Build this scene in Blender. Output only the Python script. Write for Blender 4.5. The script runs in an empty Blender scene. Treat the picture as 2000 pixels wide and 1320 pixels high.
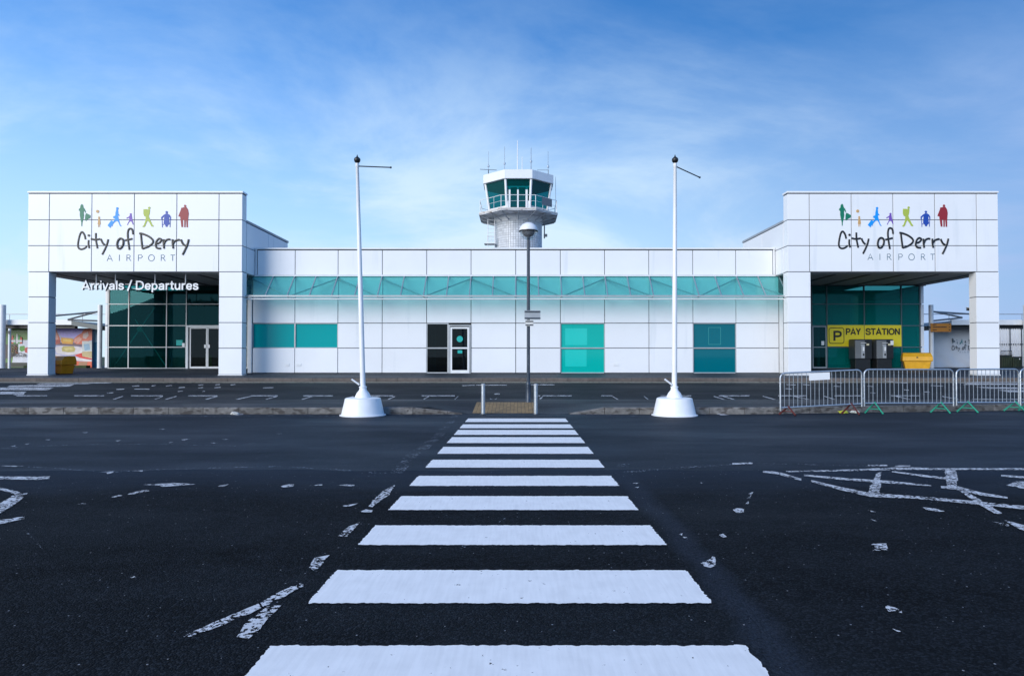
import bpy, bmesh, math, random
from mathutils import Vector, Matrix, noise as mnoise
random.seed(7)
R = math.radians
scn = bpy.context.scene
COL = scn.collection

# ------------------------------------------------------------------ camera, sky, sun, exposure
FPX, CX, CY, TILT, EYE = 1270.0, 1011.0, 677.0, R(0.9), 1.5
cam = bpy.data.cameras.new('camera')
cam.sensor_width = 36.0
cam.lens = FPX / 2000 * 36
cam.shift_x = -(CX - 1000) / 2000
cam.shift_y = (CY - 660) / 2000
cam.clip_start, cam.clip_end = 0.05, 20000
camo = bpy.data.objects.new('camera', cam)
COL.objects.link(camo)
camo.location = (0, 0, EYE)
camo.rotation_euler = (R(90) + TILT, 0, 0)
scn.camera = camo

SUN_EL, SUN_AZ = R(24), R(180 + 41)
world = bpy.data.worlds.new('World')
scn.world = world
world.use_nodes = True
wn, wl = world.node_tree.nodes, world.node_tree.links
wn.clear()
w_out = wn.new('ShaderNodeOutputWorld')
w_bg = wn.new('ShaderNodeBackground')
w_bg.inputs['Strength'].default_value = 0.088
sky = wn.new('ShaderNodeTexSky')
sky.sky_type = 'NISHITA'
sky.sun_disc = False
sky.sun_elevation = SUN_EL
sky.sun_rotation = -SUN_AZ
sky.altitude = 0
sky.air_density = 1.3
sky.dust_density = 0.3
sky.ozone_density = 4.0
tc = wn.new('ShaderNodeTexCoord')
def wnode(t, **kw):
    n = wn.new(t)
    for k, v in kw.items(): setattr(n, k, v)
    return n
# thin high cloud: noise laid out on the direction of the sky, projected on a flat layer overhead
sep = wnode('ShaderNodeSeparateXYZ'); wl.new(tc.outputs['Generated'], sep.inputs[0])
addz = wnode('ShaderNodeMath', operation='ADD'); wl.new(sep.outputs['Z'], addz.inputs[0]); addz.inputs[1].default_value = 0.32
mx = wnode('ShaderNodeMath', operation='MAXIMUM'); wl.new(addz.outputs[0], mx.inputs[0]); mx.inputs[1].default_value = 0.05
dx = wnode('ShaderNodeMath', operation='DIVIDE'); wl.new(sep.outputs['X'], dx.inputs[0]); wl.new(mx.outputs[0], dx.inputs[1])
dy = wnode('ShaderNodeMath', operation='DIVIDE'); wl.new(sep.outputs['Y'], dy.inputs[0]); wl.new(mx.outputs[0], dy.inputs[1])
comb = wnode('ShaderNodeCombineXYZ'); wl.new(dx.outputs[0], comb.inputs[0]); wl.new(dy.outputs[0], comb.inputs[1])
mp = wnode('ShaderNodeMapping'); wl.new(comb.outputs[0], mp.inputs['Vector'])
mp.inputs['Rotation'].default_value = (0, 0, R(-12)); mp.inputs['Scale'].default_value = (1.1, 1.5, 1.0)
mp.inputs['Location'].default_value = (12.2, 9.1, 0)
n1 = wnode('ShaderNodeTexNoise'); wl.new(mp.outputs[0], n1.inputs['Vector'])
n1.inputs['Scale'].default_value = 1.15; n1.inputs['Detail'].default_value = 9; n1.inputs['Roughness'].default_value = 0.6
n1.inputs['Distortion'].default_value = 0.35
cr = wnode('ShaderNodeMapRange'); wl.new(n1.outputs['Fac'], cr.inputs['Value'])
cr.inputs['From Min'].default_value = 0.40; cr.inputs['From Max'].default_value = 0.72
cr.inputs['To Min'].default_value = 0.0; cr.inputs['To Min'].default_value = 0.0; cr.inputs['To Max'].default_value = 0.5
cr.interpolation_type = 'SMOOTHSTEP'
# the veil thickens towards the horizon
hz = wnode('ShaderNodeMapRange'); wl.new(sep.outputs['Z'], hz.inputs['Value'])
hz.inputs['From Min'].default_value = 0.04; hz.inputs['From Max'].default_value = 0.42
hz.inputs['To Min'].default_value = 0.95; hz.inputs['To Max'].default_value = 0.0
mxx = wnode('ShaderNodeMath', operation='ADD', use_clamp=True); hi = wnode('ShaderNodeMapRange'); wl.new(sep.outputs['Z'], hi.inputs['Value'])       # and the high sky is clearer
hi.inputs['From Min'].default_value = 0.32; hi.inputs['From Max'].default_value = 0.50; hi.inputs['To Min'].default_value = 1.0; hi.inputs['To Max'].default_value = 0.25
crh = wnode('ShaderNodeMath', operation='MULTIPLY'); wl.new(cr.outputs[0], crh.inputs[0]); wl.new(hi.outputs[0], crh.inputs[1])
wl.new(crh.outputs[0], mxx.inputs[0]); wl.new(hz.outputs[0], mxx.inputs[1])
tint = wnode('ShaderNodeMix', data_type='RGBA', blend_type='MULTIPLY'); tint.inputs['Factor'].default_value = 1.0
wl.new(sky.outputs[0], tint.inputs['A']); tint.inputs['B'].default_value = (0.30, 0.68, 1.06, 1)
mixc = wnode('ShaderNodeMix', data_type='RGBA'); wl.new(mxx.outputs[0], mixc.inputs['Factor'])
wl.new(tint.outputs['Result'], mixc.inputs['A'])
# the veil is greyer and bluer away from the sun, to the right
az = wnode('ShaderNodeMapRange', interpolation_type='SMOOTHSTEP'); wl.new(sep.outputs['X'], az.inputs['Value'])
az.inputs['From Min'].default_value = 0.1; az.inputs['From Max'].default_value = 0.66
veil = wnode('ShaderNodeMix', data_type='RGBA'); wl.new(az.outputs[0], veil.inputs['Factor'])
veil.inputs['A'].default_value = (4.1, 5.25, 6.3, 1); veil.inputs['B'].default_value = (2.2, 3.15, 5.1, 1)
wl.new(veil.outputs['Result'], mixc.inputs['B'])
wl.new(mixc.outputs['Result'], w_bg.inputs['Color'])
wl.new(w_bg.outputs[0], w_out.inputs['Surface'])

sun = bpy.data.lights.new('sun', 'SUN')
sun.energy = 1.85
sun.angle = R(45)
sun.color = (1.0, 0.97, 0.93)
suno = bpy.data.objects.new('sun', sun)
COL.objects.link(suno)
to_sun = Vector((math.sin(SUN_AZ) * math.cos(SUN_EL), math.cos(SUN_AZ) * math.cos(SUN_EL), math.sin(SUN_EL)))
suno.rotation_euler = (-to_sun).to_track_quat('-Z', 'Y').to_euler()
suno.location = to_sun * 60

vs = scn.view_settings
vs.view_transform = 'Standard'; vs.look = 'None'; vs.gamma = 1.0; vs.use_curve_mapping = False
vs.exposure = 0.95
scn.render.engine = 'CYCLES'
scn.cycles.max_bounces = 8
scn.cycles.transparent_max_bounces = 24
scn.cycles.use_denoising = True

# ------------------------------------------------------------------ measuring: photograph pixel -> place
def ray(px, py):
    u, v = (px - CX) / FPX, (CY - py) / FPX
    return Vector((u, math.cos(TILT) - v * math.sin(TILT), math.sin(TILT) + v * math.cos(TILT)))
def P(px, py, d):
    r = ray(px, py); s = d / r.y
    return Vector((r.x * s, d, EYE + r.z * s))
def XP(px, d, py=600): return P(px, py, d).x
def ZP(py, d): return P(CX, py, d).z
def gz(y):                                   # height of the ground along the view: the land rises to the terminal
    pts = [(-400, 0), (17.05, 0), (20.5, 0.13), (28.0, 0.44), (31.0, 0.62), (36.6, 0.85), (6000, 0.85)]
    for (a, za), (b, zb) in zip(pts, pts[1:]):
        if y <= b: return za + (zb - za) * (y - a) / (b - a)
    return pts[-1][1]
def G(px, py, lift=0.0):                     # where the sight line meets the ground
    r = ray(px, py)
    s = (0 - EYE) / r.z
    for _ in range(40):
        z = gz(s * r.y)
        s = 0.5 * s + 0.5 * (z - EYE) / r.z
    return Vector((r.x * s, r.y * s, gz(s * r.y) + lift))

# ------------------------------------------------------------------ materials
def new_mat(name):
    m = bpy.data.materials.new(name); m.use_nodes = True
    nt = m.node_tree
    return m, nt.nodes, nt.links, nt.nodes['Principled BSDF']
def mat(name, col, rough=0.5, metal=0.0, spec=0.5, var=0.0, vscale=3.0, bump=0.0, bscale=60.0, coat=0.0, stain=None, island=0.0):
    m, N, L, b = new_mat(name)
    b.inputs['Base Color'].default_value = (*col, 1)
    b.inputs['Roughness'].default_value = rough
    b.inputs['Metallic'].default_value = metal
    b.inputs['Specular IOR Level'].default_value = spec
    b.inputs['Coat Weight'].default_value = coat
    geo = N.new('ShaderNodeNewGeometry')
    out = None
    if var > 0:
        n = N.new('ShaderNodeTexNoise'); L.new(geo.outputs['Position'], n.inputs['Vector'])
        n.inputs['Scale'].default_value = vscale; n.inputs['Detail'].default_value = 6
        mr = N.new('ShaderNodeMapRange'); L.new(n.outputs['Fac'], mr.inputs['Value'])
        mr.inputs['From Min'].default_value = 0.3; mr.inputs['From Max'].default_value = 0.7
        mr.inputs['To Min'].default_value = 1 - var; mr.inputs['To Max'].default_value = 1 + var * 0.6
        mi = N.new('ShaderNodeMix'); mi.data_type = 'RGBA'; mi.blend_type = 'MULTIPLY'
        mi.inputs['Factor'].default_value = 1; mi.inputs['A'].default_value = (*col, 1)
        L.new(mr.outputs[0], mi.inputs['B']); out = mi.outputs['Result']
        rr = N.new('ShaderNodeMapRange'); L.new(n.outputs['Fac'], rr.inputs['Value'])
        rr.inputs['To Min'].default_value = max(0.02, rough - 0.12); rr.inputs['To Max'].default_value = min(1, rough + 0.12)
        L.new(rr.outputs[0], b.inputs['Roughness'])
    if island > 0:
        mr = N.new('ShaderNodeMapRange'); L.new(geo.outputs['Random Per Island'], mr.inputs['Value'])
        mr.inputs['To Min'].default_value = 1 - island; mr.inputs['To Max'].default_value = 1
        mi = N.new('ShaderNodeMix'); mi.data_type = 'RGBA'; mi.blend_type = 'MULTIPLY'
        mi.inputs['Factor'].default_value = 1
        if out: L.new(out, mi.inputs['A'])
        else: mi.inputs['A'].default_value = (*col, 1)
        L.new(mr.outputs[0], mi.inputs['B']); out = mi.outputs['Result']
    if stain:                                 # vertical dirt runs / patches: (colour, scale, threshold)
        n = N.new('ShaderNodeTexNoise'); mpp = N.new('ShaderNodeMapping')
        L.new(geo.outputs['Position'], mpp.inputs['Vector']); L.new(mpp.outputs[0], n.inputs['Vector'])
        mpp.inputs['Scale'].default_value = stain[3] if len(stain) > 3 else (1, 1, 1)
        n.inputs['Scale'].default_value = stain[1]; n.inputs['Detail'].default_value = 8
        mr = N.new('ShaderNodeMapRange'); L.new(n.outputs['Fac'], mr.inputs['Value'])
        mr.inputs['From Min'].default_value = stain[2]; mr.inputs['From Max'].default_value = stain[2] + 0.12
        mr.inputs['To Max'].default_value = stain[4] if len(stain) > 4 else 0.9
        mi = N.new('ShaderNodeMix'); mi.data_type = 'RGBA'
        L.new(mr.outputs[0], mi.inputs['Factor'])
        if out: L.new(out, mi.inputs['A'])
        else: mi.inputs['A'].default_value = (*col, 1)
        mi.inputs['B'].default_value = (*stain[0], 1); out = mi.outputs['Result']
    if out: L.new(out, b.inputs['Base Color'])
    if bump > 0:
        n = N.new('ShaderNodeTexNoise'); L.new(geo.outputs['Position'], n.inputs['Vector'])
        n.inputs['Scale'].default_value = bscale; n.inputs['Detail'].default_value = 5
        bp = N.new('ShaderNodeBump'); bp.inputs['Strength'].default_value = bump; bp.inputs['Distance'].default_value = 0.02
        L.new(n.outputs['Fac'], bp.inputs['Height']); L.new(bp.outputs[0], b.inputs['Normal'])
    return m

def math_n(N, L, op, a, b=None, clamp=False):
    n = N.new('ShaderNodeMath'); n.operation = op; n.use_clamp = clamp
    for i, v in enumerate((a, b)):
        if v is None: continue
        if isinstance(v, (int, float)): n.inputs[i].default_value = v
        else: L.new(v, n.inputs[i])
    return n.outputs[0]

def asphalt(name, dark, light, rough, fleck=0.0, patch=0.25, band=False, edge=None, spec=0.4, bump=0.5, puddle=False):
    m, N, L, b = new_mat(name)
    geo = N.new('ShaderNodeNewGeometry'); pos = geo.outputs['Position']
    def nz(scale, detail=4, rough_=0.55, sc=None):
        n = N.new('ShaderNodeTexNoise')
        if sc:
            mpp = N.new('ShaderNodeMapping'); L.new(pos, mpp.inputs['Vector']); mpp.inputs['Scale'].default_value = sc
            L.new(mpp.outputs[0], n.inputs['Vector'])
        else: L.new(pos, n.inputs['Vector'])
        n.inputs['Scale'].default_value = scale; n.inputs['Detail'].default_value = detail
        n.inputs['Roughness'].default_value = rough_
        return n.outputs['Fac']
    vo = N.new('ShaderNodeTexVoronoi'); vo.voronoi_dimensions = '2D'; L.new(pos, vo.inputs['Vector']); vo.inputs['Scale'].default_value = 85
    grain = nz(160, 3)
    big = nz(0.35, 5, 0.6, (0.5, 1.3, 1))
    mid = nz(3.5, 6, 0.65)
    sepc = N.new('ShaderNodeSeparateColor'); L.new(vo.outputs['Color'], sepc.inputs[0])
    st = math_n(N, L, 'POWER', sepc.outputs[0], 3.0)
    g = math_n(N, L, 'MULTIPLY', st, 0.85)
    g = math_n(N, L, 'ADD', g, math_n(N, L, 'MULTIPLY', grain, 0.35))
    bigr = N.new('ShaderNodeMapRange'); L.new(big, bigr.inputs['Value'])
    bigr.inputs['From Min'].default_value = 0.35; bigr.inputs['From Max'].default_value = 0.68
    bigr.inputs['To Min'].default_value = -patch; bigr.inputs['To Max'].default_value = patch
    g = math_n(N, L, 'ADD', g, bigr.outputs[0])
    g = math_n(N, L, 'ADD', g, math_n(N, L, 'MULTIPLY', math_n(N, L, 'SUBTRACT', mid, 0.5), 0.5), True)
    mi = N.new('ShaderNodeMix'); mi.data_type = 'RGBA'; L.new(g, mi.inputs['Factor'])
    mi.inputs['A'].default_value = (*dark, 1); mi.inputs['B'].default_value = (*light, 1)
    colr = mi.outputs['Result']
    if band:                                  # worn strip where tyres turn, along the right edge of the crossing
        sx = N.new('ShaderNodeSeparateXYZ'); L.new(pos, sx.inputs[0])
        wob = math_n(N, L, 'MULTIPLY', math_n(N, L, 'SUBTRACT', nz(1.3, 4), 0.5), 0.32)
        xx = math_n(N, L, 'ADD', sx.outputs[0], wob)
        dd = math_n(N, L, 'ABSOLUTE', math_n(N, L, 'SUBTRACT', xx, 1.33))
        mr = N.new('ShaderNodeMapRange'); L.new(dd, mr.inputs['Value']); mr.interpolation_type = 'SMOOTHSTEP'
        mr.inputs['From Min'].default_value = 0.03; mr.inputs['From Max'].default_value = 0.2
        mr.inputs['To Min'].default_value = 0.75; mr.inputs['To Max'].default_value = 0
        fb = math_n(N, L, 'MULTIPLY', mr.outputs[0], math_n(N, L, 'MULTIPLY', math_n(N, L, 'SUBTRACT', nz(55, 5, 0.7), 0.33), 3.2), True)
        m2 = N.new('ShaderNodeMix'); m2.data_type = 'RGBA'; L.new(fb, m2.inputs['Factor'])
        L.new(colr, m2.inputs['A']); m2.inputs['B'].default_value = (0.030, 0.041, 0.062, 1); colr = m2.outputs['Result']
    if edge:                                  # the newer surface thins out over the older one: (y0, y1, colour)
        sy = N.new('ShaderNodeSeparateXYZ'); L.new(pos, sy.inputs[0])
        yy = math_n(N, L, 'ADD', sy.outputs[1], math_n(N, L, 'MULTIPLY', math_n(N, L, 'SUBTRACT', nz(1.1, 6, 0.7, (0.6, 1.6, 1)), 0.5), 2.2))
        me_ = N.new('ShaderNodeMapRange'); L.new(yy, me_.inputs['Value']); me_.interpolation_type = 'SMOOTHSTEP'
        me_.inputs['From Min'].default_value = edge[0]; me_.inputs['From Max'].default_value = edge[1]
        me_.inputs['To Max'].default_value = 1.0
        fe_ = math_n(N, L, 'MULTIPLY', me_.outputs[0], math_n(N, L, 'ADD', 0.45, math_n(N, L, 'MULTIPLY', grain, 1.0)), True)
        m4 = N.new('ShaderNodeMix'); m4.data_type = 'RGBA'; L.new(fe_, m4.inputs['Factor'])
        L.new(colr, m4.inputs['A']); m4.inputs['B'].default_value = (*edge[2], 1); colr = m4.outputs['Result']
    if fleck > 0:                             # crumbs of old paint and light stones
        v2 = N.new('ShaderNodeTexVoronoi'); v2.voronoi_dimensions = '2D'; L.new(pos, v2.inputs['Vector']); v2.inputs['Scale'].default_value = 15
        s2 = N.new('ShaderNodeSeparateColor'); L.new(v2.outputs['Color'], s2.inputs[0])
        near = math_n(N, L, 'LESS_THAN', v2.outputs['Distance'], math_n(N, L, 'MULTIPLY', s2.outputs[1], 0.085))
        pick = math_n(N, L, 'GREATER_THAN', math_n(N, L, 'ADD', s2.outputs[0], math_n(N, L, 'MULTIPLY', mid, 0.5)), 1.22 - fleck)
        fl = math_n(N, L, 'MULTIPLY', near, pick)
        m3 = N.new('ShaderNodeMix'); m3.data_type = 'RGBA'; L.new(fl, m3.inputs['Factor'])
        L.new(colr, m3.inputs['A']); m3.inputs['B'].default_value = (0.30, 0.32, 0.35, 1); colr = m3.outputs['Result']
    L.new(colr, b.inputs['Base Color'])
    rr = N.new('ShaderNodeMapRange'); L.new(big, rr.inputs['Value'])
    rr.inputs['From Min'].default_value = 0.35; rr.inputs['From Max'].default_value = 0.68
    rr.inputs['To Min'].default_value = rough + 0.1; rr.inputs['To Max'].default_value = rough - 0.12
    L.new(rr.outputs[0], b.inputs['Roughness'])
    b.inputs['Specular IOR Level'].default_value = spec
    bp = N.new('ShaderNodeBump'); bp.inputs['Strength'].default_value = bump; bp.inputs['Distance'].default_value = 0.006
    h = math_n(N, L, 'ADD', math_n(N, L, 'MULTIPLY', vo.outputs['Distance'], -1.0), math_n(N, L, 'MULTIPLY', grain, 0.6))
    L.new(h, bp.inputs['Height']); L.new(bp.outputs[0], b.inputs['Normal'])
    return m

def paint(name, col, wear, scale=14, rough=0.55, dirt=0.15):
    """road paint, chipped through to the asphalt where the noise is high"""
    m, N, L, b = new_mat(name)
    geo = N.new('ShaderNodeNewGeometry'); pos = geo.outputs['Position']
    n = N.new('ShaderNodeTexNoise'); L.new(pos, n.inputs['Vector']); n.inputs['Scale'].default_value = scale
    n.inputs['Detail'].default_value = 9; n.inputs['Roughness'].default_value = 0.68
    n2 = N.new('ShaderNodeTexNoise'); L.new(pos, n2.inputs['Vector']); n2.inputs['Scale'].default_value = 5; n2.inputs['Detail'].default_value = 8
    mpp = N.new('ShaderNodeMapping'); L.new(pos, mpp.inputs['Vector']); mpp.inputs['Scale'].default_value = (40, 3, 1)
    n3 = N.new('ShaderNodeTexNoise'); L.new(mpp.outputs[0], n3.inputs['Vector']); n3.inputs['Scale'].default_value = 1.0; n3.inputs['Detail'].default_value = 4
    mr = N.new('ShaderNodeMapRange'); L.new(math_n(N, L, 'MULTIPLY', math_n(N, L, 'ADD', n2.outputs['Fac'], n3.outputs['Fac']), 0.5), mr.inputs['Value'])
    mr.inputs['From Min'].default_value = 0.35; mr.inputs['From Max'].default_value = 0.6
    mr.inputs['To Min'].default_value = 1 - dirt; mr.inputs['To Max'].default_value = 1
    mi = N.new('ShaderNodeMix'); mi.data_type = 'RGBA'; mi.blend_type = 'MULTIPLY'; mi.inputs['Factor'].default_value = 1
    mi.inputs['A'].default_value = (*col, 1); L.new(mr.outputs[0], mi.inputs['B'])
    L.new(mi.outputs['Result'], b.inputs['Base Color']); b.inputs['Roughness'].default_value = rough
    bp = N.new('ShaderNodeBump'); bp.inputs['Strength'].default_value = 0.35; bp.inputs['Distance'].default_value = 0.003
    L.new(n.outputs['Fac'], bp.inputs['Height']); L.new(bp.outputs[0], b.inputs['Normal'])
    tr = N.new('ShaderNodeBsdfTransparent'); ms = N.new('ShaderNodeMixShader')
    fac = math_n(N, L, 'GREATER_THAN', math_n(N, L, 'ADD', math_n(N, L, 'MULTIPLY', n.outputs['Fac'], 0.72), math_n(N, L, 'MULTIPLY', n2.outputs['Fac'], 0.28)), 1 - wear)
    L.new(fac, ms.inputs[0]); L.new(b.outputs[0], ms.inputs[1]); L.new(tr.outputs[0], ms.inputs[2])
    L.new(ms.outputs[0], N['Material Output'].inputs['Surface'])
    return m

def glass(name, tint_, body, body_fac, ior=1.5, gloss=(0.9, 0.95, 1)):
    m, N, L, b = new_mat(name)
    N.remove(b)
    tr = N.new('ShaderNodeBsdfTransparent'); tr.inputs[0].default_value = (*tint_, 1)
    df = N.new('ShaderNodeBsdfDiffuse'); df.inputs[0].default_value = (*body, 1)
    gl = N.new('ShaderNodeBsdfGlossy'); gl.inputs['Color'].default_value = (*gloss, 1); gl.inputs['Roughness'].default_value = 0.0
    ge = N.new('ShaderNodeNewGeometry'); dt = N.new('ShaderNodeVectorMath'); dt.operation = 'DOT_PRODUCT'
    L.new(ge.outputs['Normal'], dt.inputs[0]); L.new(ge.outputs['Incoming'], dt.inputs[1])
    f0 = ((ior - 1) / (ior + 1)) ** 2
    k = math_n(N, L, 'POWER', math_n(N, L, 'SUBTRACT', 1.0, math_n(N, L, 'ABSOLUTE', dt.outputs['Value']), True), 5.0)
    fac = math_n(N, L, 'ADD', math_n(N, L, 'MULTIPLY', k, 1 - f0), f0)
    m1 = N.new('ShaderNodeMixShader'); m1.inputs[0].default_value = body_fac
    L.new(tr.outputs[0], m1.inputs[1]); L.new(df.outputs[0], m1.inputs[2])
    m2 = N.new('ShaderNodeMixShader'); L.new(fac, m2.inputs[0])
    L.new(m1.outputs[0], m2.inputs[1]); L.new(gl.outputs[0], m2.inputs[2])
    L.new(m2.outputs[0], N['Material Output'].inputs['Surface'])
    return m

M = {}
M['panel'] = mat('white_cladding', (0.78, 0.80, 0.83), 0.32, spec=0.5, var=0.03, vscale=0.6, island=0.035, stain=((0.62, 0.66, 0.70), 1.2, 0.60, (1.9, 1.9, 0.16), 0.5))
M['joint'] = mat('dark_joint', (0.045, 0.055, 0.07), 0.7)
M['coping'] = mat('grey_coping', (0.30, 0.33, 0.37), 0.4, var=0.1)
M['white_metal'] = mat('white_painted_metal', (0.78, 0.79, 0.80), 0.35, var=0.05, vscale=4, stain=((0.45, 0.42, 0.38), 5, 0.66, (1, 1, 0.3), 0.5))
M['white_pole'] = mat('white_pole_paint', (0.80, 0.81, 0.83), 0.3, var=0.04, vscale=3, stain=((0.5, 0.47, 0.42), 6, 0.66, (1, 1, 0.25), 0.45))
M['white_base'] = mat('white_fibreglass', (0.80, 0.82, 0.85), 0.35, var=0.05, vscale=5, stain=((0.28, 0.27, 0.25), 9, 0.68, (1, 1, 1), 0.8))
M['alu'] = mat('aluminium_frame', (0.42, 0.44, 0.46), 0.4, metal=0.3, var=0.08)
M['alu_dark'] = mat('dark_frame', (0.10, 0.13, 0.15), 0.4, var=0.08)
M['alu_white'] = mat('white_frame', (0.76, 0.78, 0.80), 0.35, var=0.05)
M['steel'] = mat('galvanised_steel', (0.50, 0.54, 0.58), 0.38, metal=0.75, var=0.18, vscale=25)
M['soffit'] = mat('grey_soffit', (0.33, 0.35, 0.36), 0.55, var=0.06)
M['soffit_dark'] = mat('dark_soffit_strip', (0.04, 0.04, 0.045), 0.5)
M['roof'] = mat('roof_felt', (0.20, 0.21, 0.22), 0.8, var=0.15)
M['dark'] = mat('black_finish', (0.012, 0.013, 0.015), 0.45, var=0.2, vscale=8)
M['darkgrey'] = mat('dark_grey_paint', (0.045, 0.055, 0.07), 0.4, var=0.15, vscale=8)
M['lamp_pole'] = mat('slate_pole_paint', (0.035, 0.05, 0.075), 0.35, metal=0.2, var=0.25, vscale=20, stain=((0.22, 0.26, 0.3), 18, 0.62, (1, 1, 0.4), 0.6))
M['midgrey'] = mat('mid_grey_paint', (0.16, 0.17, 0.18), 0.4, var=0.08)
M['teal_win'] = mat('teal_window_glass', (0.0, 0.31, 0.315), 0.05, spec=0.22)
M['teal_win_bright'] = mat('bright_teal_window_glass', (0.002, 0.40, 0.345), 0.05, spec=0.22)
M['teal_win_deep'] = mat('deep_teal_window_glass', (0.0, 0.125, 0.165), 0.04, spec=0.25)
M['teal_pale'] = mat('pale_teal_film', (0.02, 0.40, 0.36), 0.12)
M['teal_line'] = mat('thin_teal_line', (0.03, 0.26, 0.27), 0.2)
M['canopy_glass'] = glass('canopy_glass', (0.62, 0.90, 0.89), (0.24, 0.60, 0.60), 0.10, 1.45)
M['entry_glass'] = glass('tinted_entrance_glass', (0.22, 0.62, 0.60), (0.0, 0.05, 0.05), 0.15, 1.5, (0.20, 0.50, 0.55))
M['sky_lit_glass'] = glass('sky_lit_entrance_glass', (0.34, 0.78, 0.74), (0.0, 0.26, 0.25), 0.32, 1.5, (0.12, 0.40, 0.42))  # right entrance glazing: brighter teal body stands in for sky light in the glass
M['cab_glass'] = glass('tower_cab_glass', (0.06, 0.50, 0.52), (0.0, 0.13, 0.135), 0.3, 1.5, (0.4, 0.6, 0.62))
M['door_glass'] = glass('clear_dark_glass', (0.42, 0.46, 0.46), (0.004, 0.006, 0.008), 0.35, 1.5, (0.45, 0.5, 0.52))
M['bowl_glass'] = glass('lamp_bowl', (0.9, 0.95, 0.97), (0.7, 0.75, 0.8), 0.12, 1.45)
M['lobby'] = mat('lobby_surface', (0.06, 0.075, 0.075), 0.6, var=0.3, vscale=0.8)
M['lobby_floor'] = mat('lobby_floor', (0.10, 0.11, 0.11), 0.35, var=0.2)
M['lobby_red'] = mat('lobby_red_panel', (0.42, 0.05, 0.04), 0.5)
M['black_letter'] = mat('black_vinyl', (0.008, 0.008, 0.010), 0.4)
M['grey_letter'] = mat('slate_vinyl', (0.15, 0.22, 0.28), 0.45)
M['letter_white'] = mat('white_letter', (0.80, 0.82, 0.85), 0.35)
M['letter_side'] = mat('dark_letter_return', (0.10, 0.12, 0.15), 0.4)
M['yellow_sign'] = mat('yellow_sign', (0.80, 0.66, 0.02), 0.45, var=0.05, vscale=2)
M['orange_sign'] = mat('orange_sign', (0.55, 0.20, 0.012), 0.45, var=0.06, vscale=4)
M['grit_yellow'] = mat('yellow_plastic', (0.68, 0.36, 0.015), 0.45, var=0.12, vscale=5, bump=0.08, bscale=30, stain=((0.20, 0.11, 0.03), 7, 0.64, (1, 1, 1), 0.7))
M['green_foot'] = mat('green_foot_paint', (0.02, 0.30, 0.20), 0.45, var=0.15, vscale=20)
M['red_foot'] = mat('rusty_foot_paint', (0.10, 0.018, 0.015), 0.6, var=0.3, vscale=25)
M['paper'] = mat('white_notice', (0.78, 0.80, 0.82), 0.6, var=0.03)
M['ground'] = mat('rough_grass_ground', (0.035, 0.06, 0.018), 0.9, var=0.4, vscale=2, bump=0.6, bscale=20)
M['road_near'] = asphalt('near_asphalt', (0.0008, 0.0014, 0.002), (0.019, 0.024, 0.031), 0.85, fleck=0.07, patch=0.17, band=True, edge=(6.4, 8.8, (0.020, 0.030, 0.046)), spec=0.10, bump=0.8)
M['road_far'] = asphalt('smooth_asphalt', (0.005, 0.009, 0.015), (0.022, 0.032, 0.048), 0.66, fleck=0.03, patch=0.3, spec=0.22, bump=0.35)
M['road_access'] = asphalt('access_asphalt', (0.005, 0.007, 0.0095), (0.020, 0.025, 0.03), 0.72, fleck=0.03, patch=0.2, spec=0.2)
M['island'] = asphalt('island_tarmac', (0.014, 0.016, 0.019), (0.055, 0.058, 0.062), 0.62, patch=0.4, spec=0.25)
M['pavement'] = asphalt('pavement_tarmac', (0.014, 0.019, 0.026), (0.05, 0.062, 0.078), 0.65, patch=0.3, spec=0.25)
M['kerb'] = mat('concrete_kerb', (0.19, 0.185, 0.18), 0.85, var=0.4, vscale=7, bump=0.5, bscale=40, island=0.35, stain=((0.035, 0.03, 0.028), 5, 0.49, (1, 1, 2.2), 0.8))
M['kerb_far'] = mat('brown_kerb', (0.13, 0.11, 0.10), 0.8, var=0.3, vscale=5, island=0.2)
M['tactile'] = mat('buff_tactile', (0.30, 0.20, 0.09), 0.8, var=0.25, vscale=8, island=0.25)
M['zebra'] = paint('zebra_paint', (0.92, 0.91, 0.89), 0.36, 26, dirt=0.12)
M['mark'] = paint('old_white_marking', (0.70, 0.71, 0.73), 0.488, 34, dirt=0.2)
M['mark_faint'] = paint('faint_white_marking', (0.22, 0.25, 0.30), 0.56, 30, dirt=0.2)
M['mark_cream'] = paint('cream_edge_line', (0.42, 0.38, 0.28), 0.42, 8)

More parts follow.
